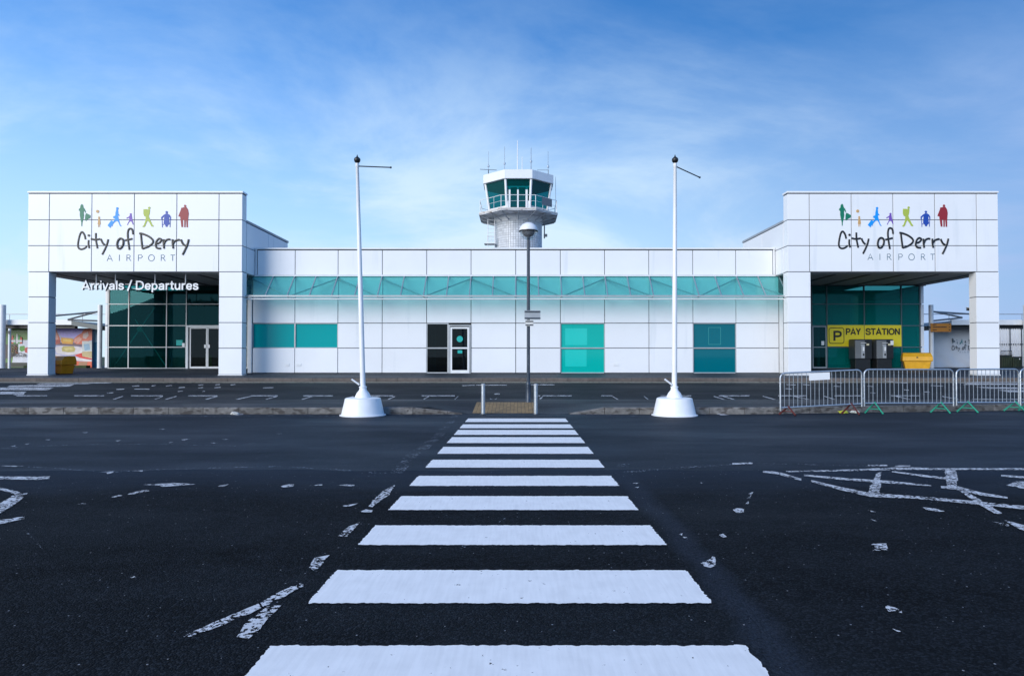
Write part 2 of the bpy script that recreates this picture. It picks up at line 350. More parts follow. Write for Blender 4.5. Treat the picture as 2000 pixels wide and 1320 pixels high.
# ------------------------------------------------------------------ mesh helpers
class MB:
    """collects shapes in world space; build() links them as ONE mesh object under its parent"""
    def __init__(s): s.bm = bmesh.new()
    def box(s, x0, x1, y0, y1, z0, z1):
        x0, x1 = min(x0, x1), max(x0, x1); y0, y1 = min(y0, y1), max(y0, y1); z0, z1 = min(z0, z1), max(z0, z1)
        v = [s.bm.verts.new(p) for p in ((x0,y0,z0),(x1,y0,z0),(x1,y1,z0),(x0,y1,z0),(x0,y0,z1),(x1,y0,z1),(x1,y1,z1),(x0,y1,z1))]
        for f in ((3,2,1,0),(4,5,6,7),(0,1,5,4),(1,2,6,5),(2,3,7,6),(3,0,4,7)): s.bm.faces.new([v[i] for i in f])
        return s
    def loft(s, rings, cap=True):
        rs = [[s.bm.verts.new(p) for p in r] for r in rings]
        n = len(rs[0])
        for a, b in zip(rs, rs[1:]):
            for i in range(n):
                s.bm.faces.new((a[i], a[(i+1) % n], b[(i+1) % n], b[i]))
        if cap:
            s.bm.faces.new(rs[0][::-1]); s.bm.faces.new(rs[-1])
        return s
    def lathe(s, c, prof, n=24, lean=(0, 0)):
        z0 = prof[0][1]
        rings = []
        for r, z in prof:
            t = z - z0
            rings.append([(c[0] + lean[0]*t + r*math.cos(2*math.pi*i/n), c[1] + lean[1]*t + r*math.sin(2*math.pi*i/n), c[2] + z) for i in range(n)])
        return s.loft(rings)
    def tube(s, pts, r, n=10, r1=None, flat=1.0, cap=True):
        pts = [Vector(p) for p in pts]
        rings = []; up = None
        m = len(pts)
        for i, p in enumerate(pts):
            t = (pts[min(i+1, m-1)] - pts[max(i-1, 0)])
            if t.length < 1e-9: t = Vector((0, 0, 1))
            t.normalize()
            if up is None:
                up = Vector((0, 1, 0)) if abs(t.y) < 0.9 else Vector((0, 0, 1))
            side = t.cross(up)
            if side.length < 1e-6: side = t.orthogonal()
            side.normalize(); u2 = side.cross(t).normalized()
            rr = r if r1 is None else r + (r1 - r) * i / (m - 1)
            rings.append([tuple(p + side*rr*math.cos(2*math.pi*k/n) + u2*rr*flat*math.sin(2*math.pi*k/n)) for k in range(n)])
        return s.loft(rings, cap)
    def prism(s, poly, y0, y1):                # outline in (x, z), pushed from y0 to y1
        a = [s.bm.verts.new((x, y0, z)) for x, z in poly]; b = [s.bm.verts.new((x, y1, z)) for x, z in poly]
        n = len(poly)
        s.bm.faces.new(a); s.bm.faces.new(b[::-1])
        for i in range(n): s.bm.faces.new((a[i], b[i], b[(i+1) % n], a[(i+1) % n]))
        return s
    def prism_z(s, poly, z0, z1):              # outline in (x, y)
        a = [s.bm.verts.new((x, y, z0)) for x, y in poly]; b = [s.bm.verts.new((x, y, z1)) for x, y in poly]
        n = len(poly)
        s.bm.faces.new(a[::-1]); s.bm.faces.new(b)
        for i in range(n): s.bm.faces.new((a[i], a[(i+1) % n], b[(i+1) % n], b[i]))
        return s
    def face(s, pts):
        s.bm.faces.new([s.bm.verts.new(p) for p in pts]); return s
    def move(s, mtx):
        s.bm.transform(mtx); return s
    def build(s, name, material, parent=None, bevel=0.0, smooth=False, seg=2):
        bmesh.ops.recalc_face_normals(s.bm, faces=s.bm.faces)
        root = parent
        while root is not None and root.parent is not None: root = root.parent
        if root is not None: s.bm.transform(Matrix.Translation(-Vector(root.location)))
        me = bpy.data.meshes.new(name); s.bm.to_mesh(me); s.bm.free()
        o = bpy.data.objects.new(name, me); COL.objects.link(o)
        me.materials.append(material)
        if parent is not None: o.parent = parent
        if smooth:
            for p in me.polygons: p.use_smooth = True
            e = o.modifiers.new('edges', 'EDGE_SPLIT'); e.split_angle = R(38)
        if bevel > 0:
            b = o.modifiers.new('bevel', 'BEVEL'); b.width = bevel; b.segments = seg; b.limit_method = 'ANGLE'
        return o

def ribbon(mb, pts, half, y0, y1):
    """a flat stroke with square ends along (x, z) points, from y0 (front) to y1"""
    n = len(pts); V = [Vector(p) for p in pts]; rings = []
    for i in range(n):
        d0 = (V[i] - V[i-1]).normalized() if i else None
        d1 = (V[i+1] - V[i]).normalized() if i < n - 1 else None
        a = d0 or d1; b = d1 or d0
        t = (a + b)
        t = t.normalized() if t.length > 1e-4 else a
        nn = Vector((-t.y, t.x)); c = max(0.45, nn.dot(Vector((-a.y, a.x))))
        o = nn * (half / c)
        l, r_ = V[i] + o, V[i] - o
        rings.append([(l.x, y0, l.y), (r_.x, y0, r_.y), (r_.x, y1, r_.y), (l.x, y1, l.y)])
    mb.loft(rings)
GL = {
 'A': (.94, [[(.09,0),(.47,.94),(.85,0)], [(.24,.29),(.70,.29)]]),
 'r': (.47, [[(.12,0),(.12,.72)], [(.12,.40),(.17,.56),(.27,.63),(.43,.63)]]), 'i': (.26, [[(.12,0),(.12,.72)], [(.12,.85),(.12,1.0)]]),
 'v': (.64, [[(.07,.72),(.32,.06),(.57,.72)]]), 'l': (.26, [[(.12,0),(.12,1)]]),
 'a': (.70, [[(.12,.48),(.19,.59),(.33,.635),(.48,.60),(.54,.48),(.54,.25),(.55,0)], [(.54,.38),(.36,.37),(.17,.31),(.10,.19),(.17,.08),(.32,.07),(.47,.13),(.54,.26)]]),
 's': (.64, [[(.52,.48),(.45,.60),(.31,.64),(.16,.60),(.12,.49),(.20,.40),(.42,.33),(.52,.23),(.47,.11),(.31,.07),(.15,.11),(.08,.24)]]),
 '/': (.50, [[(.03,-.12),(.42,1.08)]]), ' ': (.30, []),
 'D': (.92, [[(.13,0),(.13,1)], [(.13,.91),(.28,.91),(.44,.91),(.65,.83),(.77,.66),(.79,.5),(.77,.34),(.65,.17),(.44,.09),(.28,.09),(.13,.09)]]),
 'e': (.68, [[(.12,.34),(.58,.34)], [(.58,.34),(.55,.50),(.46,.61),(.33,.64),(.19,.58),(.11,.43),(.11,.28),(.19,.13),(.33,.07),(.47,.10),(.57,.21)]]),
 'p': (.71, [[(.12,-.26),(.12,.72)], [(.12,.44),(.20,.59),(.35,.64),(.50,.57),(.57,.42),(.57,.28),(.50,.14),(.35,.07),(.20,.11),(.12,.26)]]),
 't': (.44, [[(.20,.94),(.20,.55),(.20,.22),(.26,.10),(.41,.09)], [(.03,.64),(.41,.64)]]),
 'u': (.70, [[(.12,.72),(.12,.45),(.13,.22),(.22,.09),(.35,.07),(.48,.14),(.54,.28)], [(.55,.72),(.55,0)]]),
 'P': (.80, [[(.13,0),(.13,1)], [(.13,.91),(.30,.91),(.48,.91),(.66,.84),(.71,.68),(.66,.52),(.48,.45),(.30,.45),(.13,.45)]]),
 'Y': (.82, [[(.06,1),(.41,.44),(.76,1)], [(.41,.46),(.41,0)]]), 'T': (.78, [[(.01,.91),(.77,.91)], [(.39,.90),(.39,0)]]), 'I': (.30, [[(.15,0),(.15,1)]]),
 'S': (.85, [[(.74,.68),(.66,.84),(.44,.93),(.20,.86),(.13,.71),(.22,.58),(.45,.51),(.69,.42),(.77,.27),(.68,.12),(.44,.06),(.18,.13),(.08,.32)]]),
 'O': (.96, [[(.47 + .38*math.cos(t*math.pi/12), .5 + .43*math.sin(t*math.pi/12)) for t in range(25)]]),
 'N': (.88, [[(.13,0),(.13,1)], [(.15,.93),(.71,.07)], [(.73,0),(.73,1)]]), 'M': (.98, [[(.13,0),(.13,1)], [(.15,.93),(.48,.10),(.81,.93)], [(.83,0),(.83,1)]]),
 'c': (.66, [[(.56,.48),(.47,.61),(.33,.64),(.19,.58),(.11,.43),(.11,.28),(.19,.13),(.33,.07),(.47,.10),(.57,.23)]]),
 'C': (.92, [[(.81,.68),(.71,.85),(.47,.93),(.25,.85),(.12,.65),(.10,.5),(.12,.35),(.25,.15),(.47,.07),(.72,.15),(.82,.33)]])}
def letters(body, name, material, parent, x, width, z, cap, y0, y1, weight=.095, side=None):
    """square-ended sans lettering: left end x, baseline z, capital height cap, front plane y0"""
    adv = sum(GL[c][0] for c in body); sx = width / (adv - .12); mb = MB(); cx = x - .03*sx; k = 0
    for ch in body:
        w, strokes = GL[ch]
        for s_ in strokes:
            pts = smooth_line(s_, 4) if len(s_) >= 4 else s_
            k += 1
            ribbon(mb, [(cx + a*sx, z + b*cap) for a, b in pts], weight*cap, y0 - .0006*(k % 5), y1)
        cx += w*sx
    o = mb.build(name, material, parent)
    if side is not None:
        o.data.materials.append(side)
        for p in o.data.polygons:
            if abs(p.normal.y) < 0.5: p.material_index = 1
    return o
def tag(o, label=None, cat=None, group=None, kind=None):
    if label: o['label'] = label
    if cat: o['category'] = cat
    if group: o['group'] = group
    if kind: o['kind'] = kind
    return o
def thing(name, label, cat, loc=(0, 0, 0), group=None):
    o = bpy.data.objects.new(name, None); COL.objects.link(o); o.location = loc
    o.empty_display_size = 0.3
    return tag(o, label, cat, group)
def struct(o): o['kind'] = 'structure'; return o
def copy_thing(root, loc, rot=0.0, label=None):
    def cp(o, parent):
        c = o.copy(); COL.objects.link(c); c.parent = parent
        for ch in [q for q in o.children]: cp(ch, c)
        return c
    r = cp(root, None); r.location = loc; r.rotation_euler = (0, 0, rot)
    if label: r['label'] = label
    return r
def circle(cx, cz, r, n=20, sz=1.0): return [(cx + r*math.cos(2*math.pi*i/n), cz + sz*r*math.sin(2*math.pi*i/n)) for i in range(n)]
def smooth_line(pts, k=6, closed=False):       # Catmull-Rom through 2-D points
    out = []; n = len(pts)
    if n < 3: return list(pts)
    rng = range(n if closed else n - 1)
    for i in rng:
        g = (lambda j: pts[j % n]) if closed else (lambda j: pts[min(max(j, 0), n - 1)])
        p0, p1, p2, p3 = g(i-1), g(i), g(i+1), g(i+2)
        for t in range(k):
            t /= k
            out.append(tuple(0.5*((2*b) + (-a + c)*t + (2*a - 5*b + 4*c - d)*t*t + (-a + 3*b - 3*c + d)*t**3) for a, b, c, d in zip(p0, p1, p2, p3)))
    out.append(pts[0] if closed else pts[-1])
    return out
def text_mesh(body, name, material, parent, width, x, y, z, extrude=0.004, bold=0.0, height=None, shear=0.0, side=None):
    """lettering: left end x, front plane y, baseline z, scaled to the given width"""
    cu = bpy.data.curves.new('lettering', 'FONT'); cu.body = body; cu.size = 1.0; cu.offset = bold; cu.shear = shear
    cu.resolution_u = 4
    ob = bpy.data.objects.new('lettering', cu); COL.objects.link(ob)
    bpy.context.view_layer.update()
    me = bpy.data.meshes.new_from_object(ob.evaluated_get(bpy.context.evaluated_depsgraph_get()))
    bpy.data.objects.remove(ob)
    bm = bmesh.new(); bm.from_mesh(me); bpy.data.meshes.remove(me)
    xs = [v.co.x for v in bm.verts]
    zs = [v.co.y for v in bm.verts]
    sx = width / (max(xs) - min(xs)); sz = sx if height is None else height / (max(zs) - min(zs))
    x0 = min(xs)
    geom = bmesh.ops.extrude_face_region(bm, geom=bm.faces[:])
    top = {v for v in geom['geom'] if isinstance(v, bmesh.types.BMVert)}
    for v in bm.verts:
        a, b_ = v.co.x, v.co.y
        v.co = Vector((x + (a - x0)*sx, y if v in top else y + extrude, z + b_*sz))
    mb = MB(); mb.bm.free(); mb.bm = bm
    o = mb.build(name, material, parent)
    if side is not None:
        o.data.materials.append(side)
        for p in o.data.polygons:
            if abs(p.normal.y) < 0.5: p.material_index = 1
    return o

# ------------------------------------------------------------------ ground, roads, kerbs
def kd(x): return 17.05 + (max(0.0, x - 6) * 0.15 if x < 30 else 3.6)      # line of the near kerb
def pz(y):
    pts = [(27.9, 0.585), (31.0, 0.62), (36.6, 0.85), (400, 0.85)]
    for (a, za), (b, zb) in zip(pts, pts[1:]):
        if y <= b: return za + (zb - za) * (y - a) / (b - a)
    return 0.85
def drop(x):                                   # 1 where the kerb is lowered for the crossing
    d = abs(x + 0.05)
    return 1.0 if d < 1.35 else max(0.0, 1 - (d - 1.35) / 0.95)
def iz(x, y):
    t = min(1.0, max(0.0, (y - kd(x)) / 1.9))
    return 0.165 * (1 - drop(x) * (1 - t)) + 0.004
def grid(name, xs, ys, zf, m):
    bm = bmesh.new()
    vv = [[bm.verts.new((x, y(x) if callable(y) else y, zf(x, y(x) if callable(y) else y))) for x in xs] for y in ys]
    for a, b in zip(vv, vv[1:]):
        for i in range(len(xs) - 1): bm.faces.new((a[i], a[i+1], b[i+1], b[i]))
    mb = MB(); mb.bm.free(); mb.bm = bm
    return struct(mb.build(name, m))
def lin(a, b, n): return [a + (b - a) * i / n for i in range(n + 1)]

grid('ground', [-6000, -300, -70, 70, 300, 6000], [-3000, -200, 17.05, 20.5, 28, 31, 36.6, 60, 300, 6000], lambda x, y: gz(y) - 0.09, M['ground'])
grid('road', [-70, -20, 20, 70], [5.0, 12, 18.0, 20.4], lambda x, y: 0.0, M['road_far'])
def wavy(x): return 8.62 + 0.05 * math.sin(x * 1.3) + 0.03 * math.sin(x * 4.1 + 1)
grid('resurfaced_road', [-70] + lin(-14, 14, 112) + [70], [-60.0, 4.0, wavy], lambda x, y: 0.004, M['road_near'])
grid('access_road', [-70, -20, 20, 70], [20.4, 22, 24, 26, 28.02], lambda x, y: gz(y) if y > 20.45 else 0.12, M['road_access'])
grid('traffic_island', [-70, -40, -12, -6] + lin(-3, 3, 40) + [6, 8, 12, 16, 22, 30, 70],
     [lambda x: kd(x) + 0.10] + [(lambda x, k=k: kd(x) + 0.12 + (20.46 - kd(x) - 0.12) * k / 12) for k in range(13)], iz, M['island'])
grid('pavement', [-70, -23, -13, 13, 23, 70], [28.12, 31, 34, 36.6, 48], lambda x, y: pz(y), M['pavement'])

def kerb_run(name, x0, x1, yf, z0, ztop, depth, m, length=0.915, gap=0.012):
    mb = MB(); x = x0
    while x < x1 - 0.02:
        e = min(x + length, x1); j = random.uniform(-0.004, 0.004)
        a, b = x + gap / 2, e - gap / 2
        ya, yb = yf(a) + j, yf(b) + j
        za, zb = ztop(a), ztop(b)
        c = 0.02
        prof = lambda xx, y, z: [(xx, y, z0), (xx, y, max(z0 + 0.01, z - c)), (xx, y + c, z), (xx, y + depth, z), (xx, y + depth, z0)]
        mb.loft([prof(a, ya, za + j), prof(b, yb, zb + j)])
        x = e
    return struct(mb.build(name, m))
kerb_run('kerb', -36.6, -1.45, kd, -0.1, lambda x: 0.012 + 0.165 * (1 - drop(x)), 0.14, M['kerb'])
kerb_run('kerb', 1.36, 36.2, kd, -0.1, lambda x: 0.012 + 0.165 * (1 - drop(x)), 0.14, M['kerb'])
kerb_run('flush_kerb', -1.45, 1.36, kd, -0.1, lambda x: 0.010, 0.12, M['pavement'], length=0.9)
kerb_run('pavement_kerb', -50, 50, lambda x: 28.0, 0.2, lambda x: 0.595, 0.14, M['kerb_far'], length=0.915)
mb = MB()
for i in range(17):
    for j in range(7):
        x = -1.2 + i * 0.1; y = 17.22 + j * 0.27
        a = [(x + 0.004, y + 0.004), (x + 0.096, y + 0.004), (x + 0.096, y + 0.262), (x + 0.004, y + 0.262)]
        lo = [(px_, py_, iz(px_, py_) - 0.02) for px_, py_ in a]; hi = [(px_, py_, iz(px_, py_) + 0.006) for px_, py_ in a]
        mb.loft([lo, hi])
struct(mb.build('tactile_paving', M['tactile']))

# ------------------------------------------------------------------ painted markings
def mark_poly(mb, pts, lift, jit=0.0, step=0.04):
    g = [G(x, y) for x, y in pts]; out = []
    for a, b in zip(g, g[1:] + g[:1]):
        n = max(1, int((b - a).length / step)) if jit else 1
        for i in range(n):
            p = a.lerp(b, i / n)
            if jit:
                k = Vector((p.x * 23, p.y * 23, 3.0))
                p = p + Vector((mnoise.noise(k), mnoise.noise(k + Vector((9, 4, 1))), 0)) * jit
                k = Vector((p.x * 70, p.y * 70, 8.0))
                p = p + Vector((mnoise.noise(k), mnoise.noise(k + Vector((2, 7, 1))), 0)) * jit * 0.6
            out.append(p)
    mb.face([(p.x, p.y, gz(p.y) + lift) for p in out])
def strip(mb, pts, w, lift, jit=0.0):
    """a line along photo points, w tall there"""
    ws = w if isinstance(w, (list, tuple)) else [w] * len(pts)
    up = [(x, y - q / 2) for (x, y), q in zip(pts, ws)]; dn = [(x, y + q / 2) for (x, y), q in zip(pts, ws)]
    for i in range(len(pts) - 1):
        mark_poly(mb, [up[i], up[i+1], dn[i+1], dn[i]], lift, jit)

# the zebra crossing: each bar a sheet on the road
bars = [(1400, 1259), (1177, 1113), (1064, 1026), (996, 969), (949, 929.5), (913.5, 898), (886.5, 873), (865.5, 854), (849.5, 840), (836.5, 829), (824.5, 817.5)]
for b0, b1 in bars:
    d0, d1 = EYE * FPX / (b0 - 697), EYE * FPX / (b1 - 697)
    mb = MB()
    xl = -1.30 + 0.09 * min(1, d0 / 15); xr = 1.19 - 0.025 * min(1, d0 / 15)
    c = [Vector((xl, d0, 0)), Vector((xr, d0, 0)), Vector((xr - 0.005, d1, 0)), Vector((xl + 0.008, d1, 0))]
    out = []
    for a, b in zip(c, c[1:] + c[:1]):
        n = max(2, int((b - a).length / 0.012))
        for i in range(n):
            p = a.lerp(b, i / n)
            k = Vector((p.x * 18, p.y * 18, d0)); k2 = Vector((p.x * 45, p.y * 45, d0)); k3 = Vector((p.x * 95, p.y * 95, d0))
            p = p + Vector((mnoise.noise(k), mnoise.noise(k + Vector((5, 5, 5))), 0)) * 0.009 + Vector((mnoise.noise(k2), mnoise.noise(k2 + Vector((5, 5, 5))), 0)) * 0.010 + Vector((mnoise.noise(k3), mnoise.noise(k3 + Vector((5, 5, 5))), 0)) * 0.005
            out.append(p)
    mb.face([(p.x, p.y, 0.009) for p in out])
    struct(mb.build('zebra_stripe', M['zebra']))

mb = MB(); L_ = 0.010; J = 0.012
near = [
 [(352,1249),(368,1240),(430,1213),(505,1181),(511,1190),(440,1222),(375,1245)],
 [(508,1180),(540,1160),(590,1140),(592,1147),(545,1172),(514,1188)],
 [(463,1246),(480,1218),(500,1204),(521,1186),(549,1184),(520,1215),(505,1235),(485,1251)],
 [(603,1111),(612,1092),(643,1086),(630,1102),(616,1117)],
 [(659,1049),(680,1030),(703,1021),(690,1037),(676,1050)],
 [(702,1001),(715,996),(728,998),(725,1002)], [(720,990),(727,980),(750,958),(772,948),(760,968),(735,985),(727,992)],
 [(280,948),(340,944),(382,947),(345,950),(318,952),(310,949)], [(248,967),(268,960),(288,957),(290,960),(262,966)], [(216,972),(232,968),(240,969),(222,973)],
 [(149,986),(168,983),(170,985)], [(424,951),(440,947),(446,947),(438,951)], [(548,951),(562,947),(575,947),(573,951),(553,953)],
 [(660,949),(676,947),(693,948),(690,951)], [(604,950),(630,947),(628,949)], [(670,989),(700,984),(692,988),(676,991)],
 [(-60,931),(60,932),(98,931),(97,936),(72,938),(-60,936)],
 [(-60,1026),(0,984),(30,966),(54,964),(42,976),(20,992),(0,1004),(-60,1050)], [(-20,950),(0,953),(40,963),(30,966),(0,958)],
 [(-60,1028),(0,1017),(50,1010),(46,1015),(0,1025),(-60,1040)],
 [(1703,1064),(1732,1063),(1734,1076),(1704,1077)], [(1367,1101),(1380,1097),(1390,1089),(1397,1090),(1398,1107),(1388,1111),(1376,1108)],
 [(1730,1186),(1739,1184),(1750,1191),(1761,1195),(1763,1200),(1748,1196),(1733,1196)], [(1742,1230),(1752,1232),(1764,1238),(1755,1237)],
 [(1404,1046),(1412,1044),(1420,1050),(1412,1052)], [(1430,997),(1440,994),(1453,995),(1453,1002),(1440,1003)],
 [(1326,1045),(1334,1043),(1332,1048)], [(1333,1050),(1342,1051),(1336,1053)],
 [(1455,985),(1463,980),(1461,986)], [(1458,975),(1468,968),(1466,975)], [(1461,966),(1472,961),(1468,968)],
 [(1234,945),(1248,944),(1243,946)], [(1366,944),(1376,943),(1372,945)], [(1240,953),(1248,952),(1244,954)],
 [(1695,997),(1710,1001),(1703,1001)], [(1700,1015),(1711,1019),(1705,1019)], [(1803,992),(1825,994),(1846,1000),(1830,1001),(1808,996)],
 [(255,1129),(264,1127),(266,1131),(257,1132)], [(433,1288),(438,1286),(440,1291)],
]
for q in near: mark_poly(mb, q, L_, J)
# hatched box on the right, half worn away
strip(mb, [(1490,922),(1520,925),(1565,938)], [3,5,4], L_, J)
strip(mb, [(1535,922),(1640,920),(1700,918)], [2,3,3], L_ + .0005, J)
strip(mb, [(1700,918),(1760,916),(1850,917),(2060,917)], [4,5,3,4], L_ + .0005, J)
strip(mb, [(1570,929),(1640,936),(1740,943),(1820,950)], [3,4,5,2], L_ + .001, J)
strip(mb, [(1585,941),(1640,955),(1700,968),(1790,973),(1860,979),(2060,999)], [4,6,8,5,6,7], L_ + .0015, J)
mark_poly(mb, [(1703,942),(1722,943),(1716,970),(1694,969)], L_ + .002, J)
mark_poly(mb, [(1712,926),(1722,922),(1718,940),(1706,940)], L_ + .002, J)
strip(mb, [(1742,922),(1800,930),(1868,938)], [2,4,4], L_ + .001, J)
mark_poly(mb, [(1845,917),(1866,917),(1871,938),(1868,950),(1850,956),(1848,940)], L_ + .002, J)
strip(mb, [(1838,953),(1872,955),(1915,966),(1968,974)], [4,7,6,3], L_ + .0025, J)
mark_poly(mb, [(1868,956),(1884,960),(1922,982),(1958,1005),(1945,1006),(1908,985)], L_ + .003, J)
mark_poly(mb, [(1962,1018),(1985,1024),(2060,1042),(2060,1055),(1992,1036)], L_ + .003, J)
strip(mb, [(1938,1022),(1970,1028)], [3,5], L_ + .002, J)
strip(mb, [(1955,930),(2060,938)], [3,5], L_ + .001, J); mark_poly(mb, [(1966,949),(1985,941),(2040,944),(2060,958),(1995,955)], L_ + .001, J)
strip(mb, [(1695,910),(1733,910)], [2.5,2.5], L_, J); strip(mb, [(1748,911),(1778,911)], [2,2], L_, J)
strip(mb, [(1430,907),(1470,905.5)], [3,3], L_, J)
# far pieces
for q in [[(0,910),(48,910),(30,912)], [(207,923),(220,921),(222,923),(210,926)], [(260,920),(280,919),(278,921)],
          [(20,872),(32,870),(28,872)], [(48,868),(58,866),(54,868)], [(88,859),(99,858),(96,860)], [(328,865),(338,863),(334,865)], [(350,859),(372,857),(360,860)],
          [(410,865),(425,865),(418,866)], [(434,858),(448,858),(440,859)], [(310,838),(325,838),(318,839)], [(540,847),(552,847),(545,848)], [(450,809),(478,806),(474,810),(462,811)],
          [(225,861),(236,860),(230,862)], [(160,845),(172,844),(168,846)], [(1396,808),(1410,808),(1424,811),(1408,811)]]:
    mark_poly(mb, q, 0.006)
struct(mb.build('road_marking', M['mark']))

mb = MB()
for q in [[(752,924),(764,916),(784,912),(800,909),(787,924)], [(771,912),(788,898),(805,898),(792,911)], [(784,896),(799,884),(822,884),(812,895)],
          [(806,881),(822,871),(845,868),(836,879)], [(822,866),(838,859),(858,858),(848,865)], [(842,856),(852,846),(872,845),(862,855)],
          [(856,840),(865,834),(880,833),(872,839)], [(868,828),(878,822),(890,821),(884,827)], [(878,816),(884,810),(897,810),(892,815)],
          [(1203,908),(1230,906),(1226,911),(1206,912)], [(895,1071),(985,1012),(990,1016),(905,1072)]]: mark_poly(mb, q, 0.006, 0.01)
strip(mb, [(-20,908),(60,912),(205,922),(300,918),(540,911),(650,917),(760,926)], [2,2,3,2,2,3,3], 0.0065)
strip(mb, [(1215,923),(1330,914),(1440,907)], [3,3,2], 0.0065)
strip(mb, [(1480,905),(1600,908),(1700,911)], [1.5,1.5,1.5], 0.0065)
strip(mb, [(250,811),(330,811.5),(430,814),(560,811),(660,813)], [1.2,1.6,1.2,1,1], 0.0065); strip(mb, [(760,812),(870,809)], [1,1.4], 0.0065)
strip(mb, [(1110,809),(1260,813)], [1.5,1.2], 0.0065); strip(mb, [(1345,811),(1395,808)], [1.2,1.4], 0.0065)
strip(mb, [(0,876),(90,871),(200,868),(330,868)], [1,1.5,1.5,1], 0.0065); strip(mb, [(330,868),(460,871),(500,865)], [1,1.2,1], 0.0065)
strip(mb, [(40,1030),(92,1083)], [4,3], 0.0105, 0.02)
struct(mb.build('faint_marking', M['mark_faint']))

mb = MB()
def zig(x, y0=772.5, y1=783, dxx=-38, w=1.6): strip(mb, [(x, y0), (x + dxx, y1)], w, 0.006)
for q in [[(0,757),(105,757),(94,762),(0,762)], [(20,753),(145,751),(136,755),(14,756)], [(0,765),(52,765),(44,770),(0,770)], [(80,748.5),(180,748),(176,750),(70,750.5)], [(175,747.5),(220,747),(214,748.5),(172,748.8)], [(30,770),(48,768),(46,771),(26,772)],
          [(1890,748.8),(2060,749),(2060,752),(1880,751.5)], [(1868,749),(1910,746),(2060,746.5),(1900,748)], [(1905,756),(2060,757),(2060,760),(1930,759)], [(1950,762),(2060,763),(2060,766),(1970,766)], [(1900,779),(2060,779.5),(2060,781),(1898,781)]]: mark_poly(mb, q, 0.006)
for a, b in [(32,92),(145,203),(256,318),(368,424),(490,542),(592,650),(722,768),(823,888),(1050,1055),(1060,1117),(1174,1196),(1290,1350),(1404,1464),(1520,1576),(1630,1684),(1740,1796)]:
    strip(mb, [(a, 773), (b, 773)], 1.5, 0.006)
for x, dxx in [(240,-24),(318,-20),(345,-28),(425,-30),(490,-36),(542,-30),(610,-26),(690,-22),(772,-18),(838,-14),(895,-9),(1060,-8),(1196,14),(1258,10),(1394,26),(1412,28),(1490,30),(1550,38),(1610,26),(1750,34),(1840,40)]:
    zig(x, 774, 782, dxx, 1.4)
for x, y, w in [(235,760,16),(265,753.5,14),(300,753,8),(330,753,12),(355,756.5,12),(352,764,9),(392,751.5,10),(392,757,9),(425,756.5,12),(425,751,9),(455,751,9),(398,764,5),(215,767,12),(277,760,30),(524,757,20),(915,752.5,24),(1055,751.5,56),(960,752.3,60),(1545,752,18),(1575,752,14),(1540,760,12),(1635,755,14),(1700,755,12),(1640,748,10),(1760,748,24),(1735,745.5,20),(1830,754,24),(1770,762,10),(1810,766,12),(1705,768,10)]:
    strip(mb, [(x - w/2, y + (0.8 if x < 1000 else -0.8) * (w < 30)), (x + w/2, y)], 1.3, 0.0065)
mark_poly(mb, [(956,778),(961,783),(966,783),(971,778),(965,780),(962,780)], 0.006); mark_poly(mb, [(966,768.5),(976,768.5),(976,770.5),(966,770.5)], 0.006)
mark_poly(mb, [(1052,777),(1060,777),(1054,781),(1056,779)], 0.0065)
struct(mb.build('road_marking', M['mark']))
mb = MB(); strip(mb, [(-400,746.8),(1000,746.8),(2400,746.8)], 1.3, 0.005); struct(mb.build('edge_line', M['mark_cream']))

# ------------------------------------------------------------------ terminal building
D0, D1, DW, DG, DB = 31.0, 31.5, 32.5, 36.6, 37.2
term = thing('terminal_building', 'long white panelled terminal with a raised entrance block at each end and teal windows', 'building', (0, DW, 0.6))
GAP = 0.032
def panels(mb, xs, zs, y0, y1, skip=()):
    for i, (a, b) in enumerate(zip(xs, xs[1:])):
        for j, (c, d) in enumerate(zip(zs, zs[1:])):
            if (i, j) in skip: continue
            mb.box(a + GAP/2, b - GAP/2, y0, y1, c + GAP/2, d - GAP/2)
def side_panels(mb, ys, zs, x0, x1):
    for a, b in zip(ys, ys[1:]):
        for c, d in zip(zs, zs[1:]): mb.box(x0, x1, a + GAP/2, b - GAP/2, c + GAP/2, d - GAP/2)

zfas = [ZP(y, D0) for y in (531, 480, 429.5, 378.5)]
zcol = [ZP(y, D0) for y in (731.5, 680, 630, 580, 531)]
ZSOF = zfas[0]
zbay = [ZP(y, DG) for y in (719, 678, 636, 594)] + [ZSOF - 0.02]

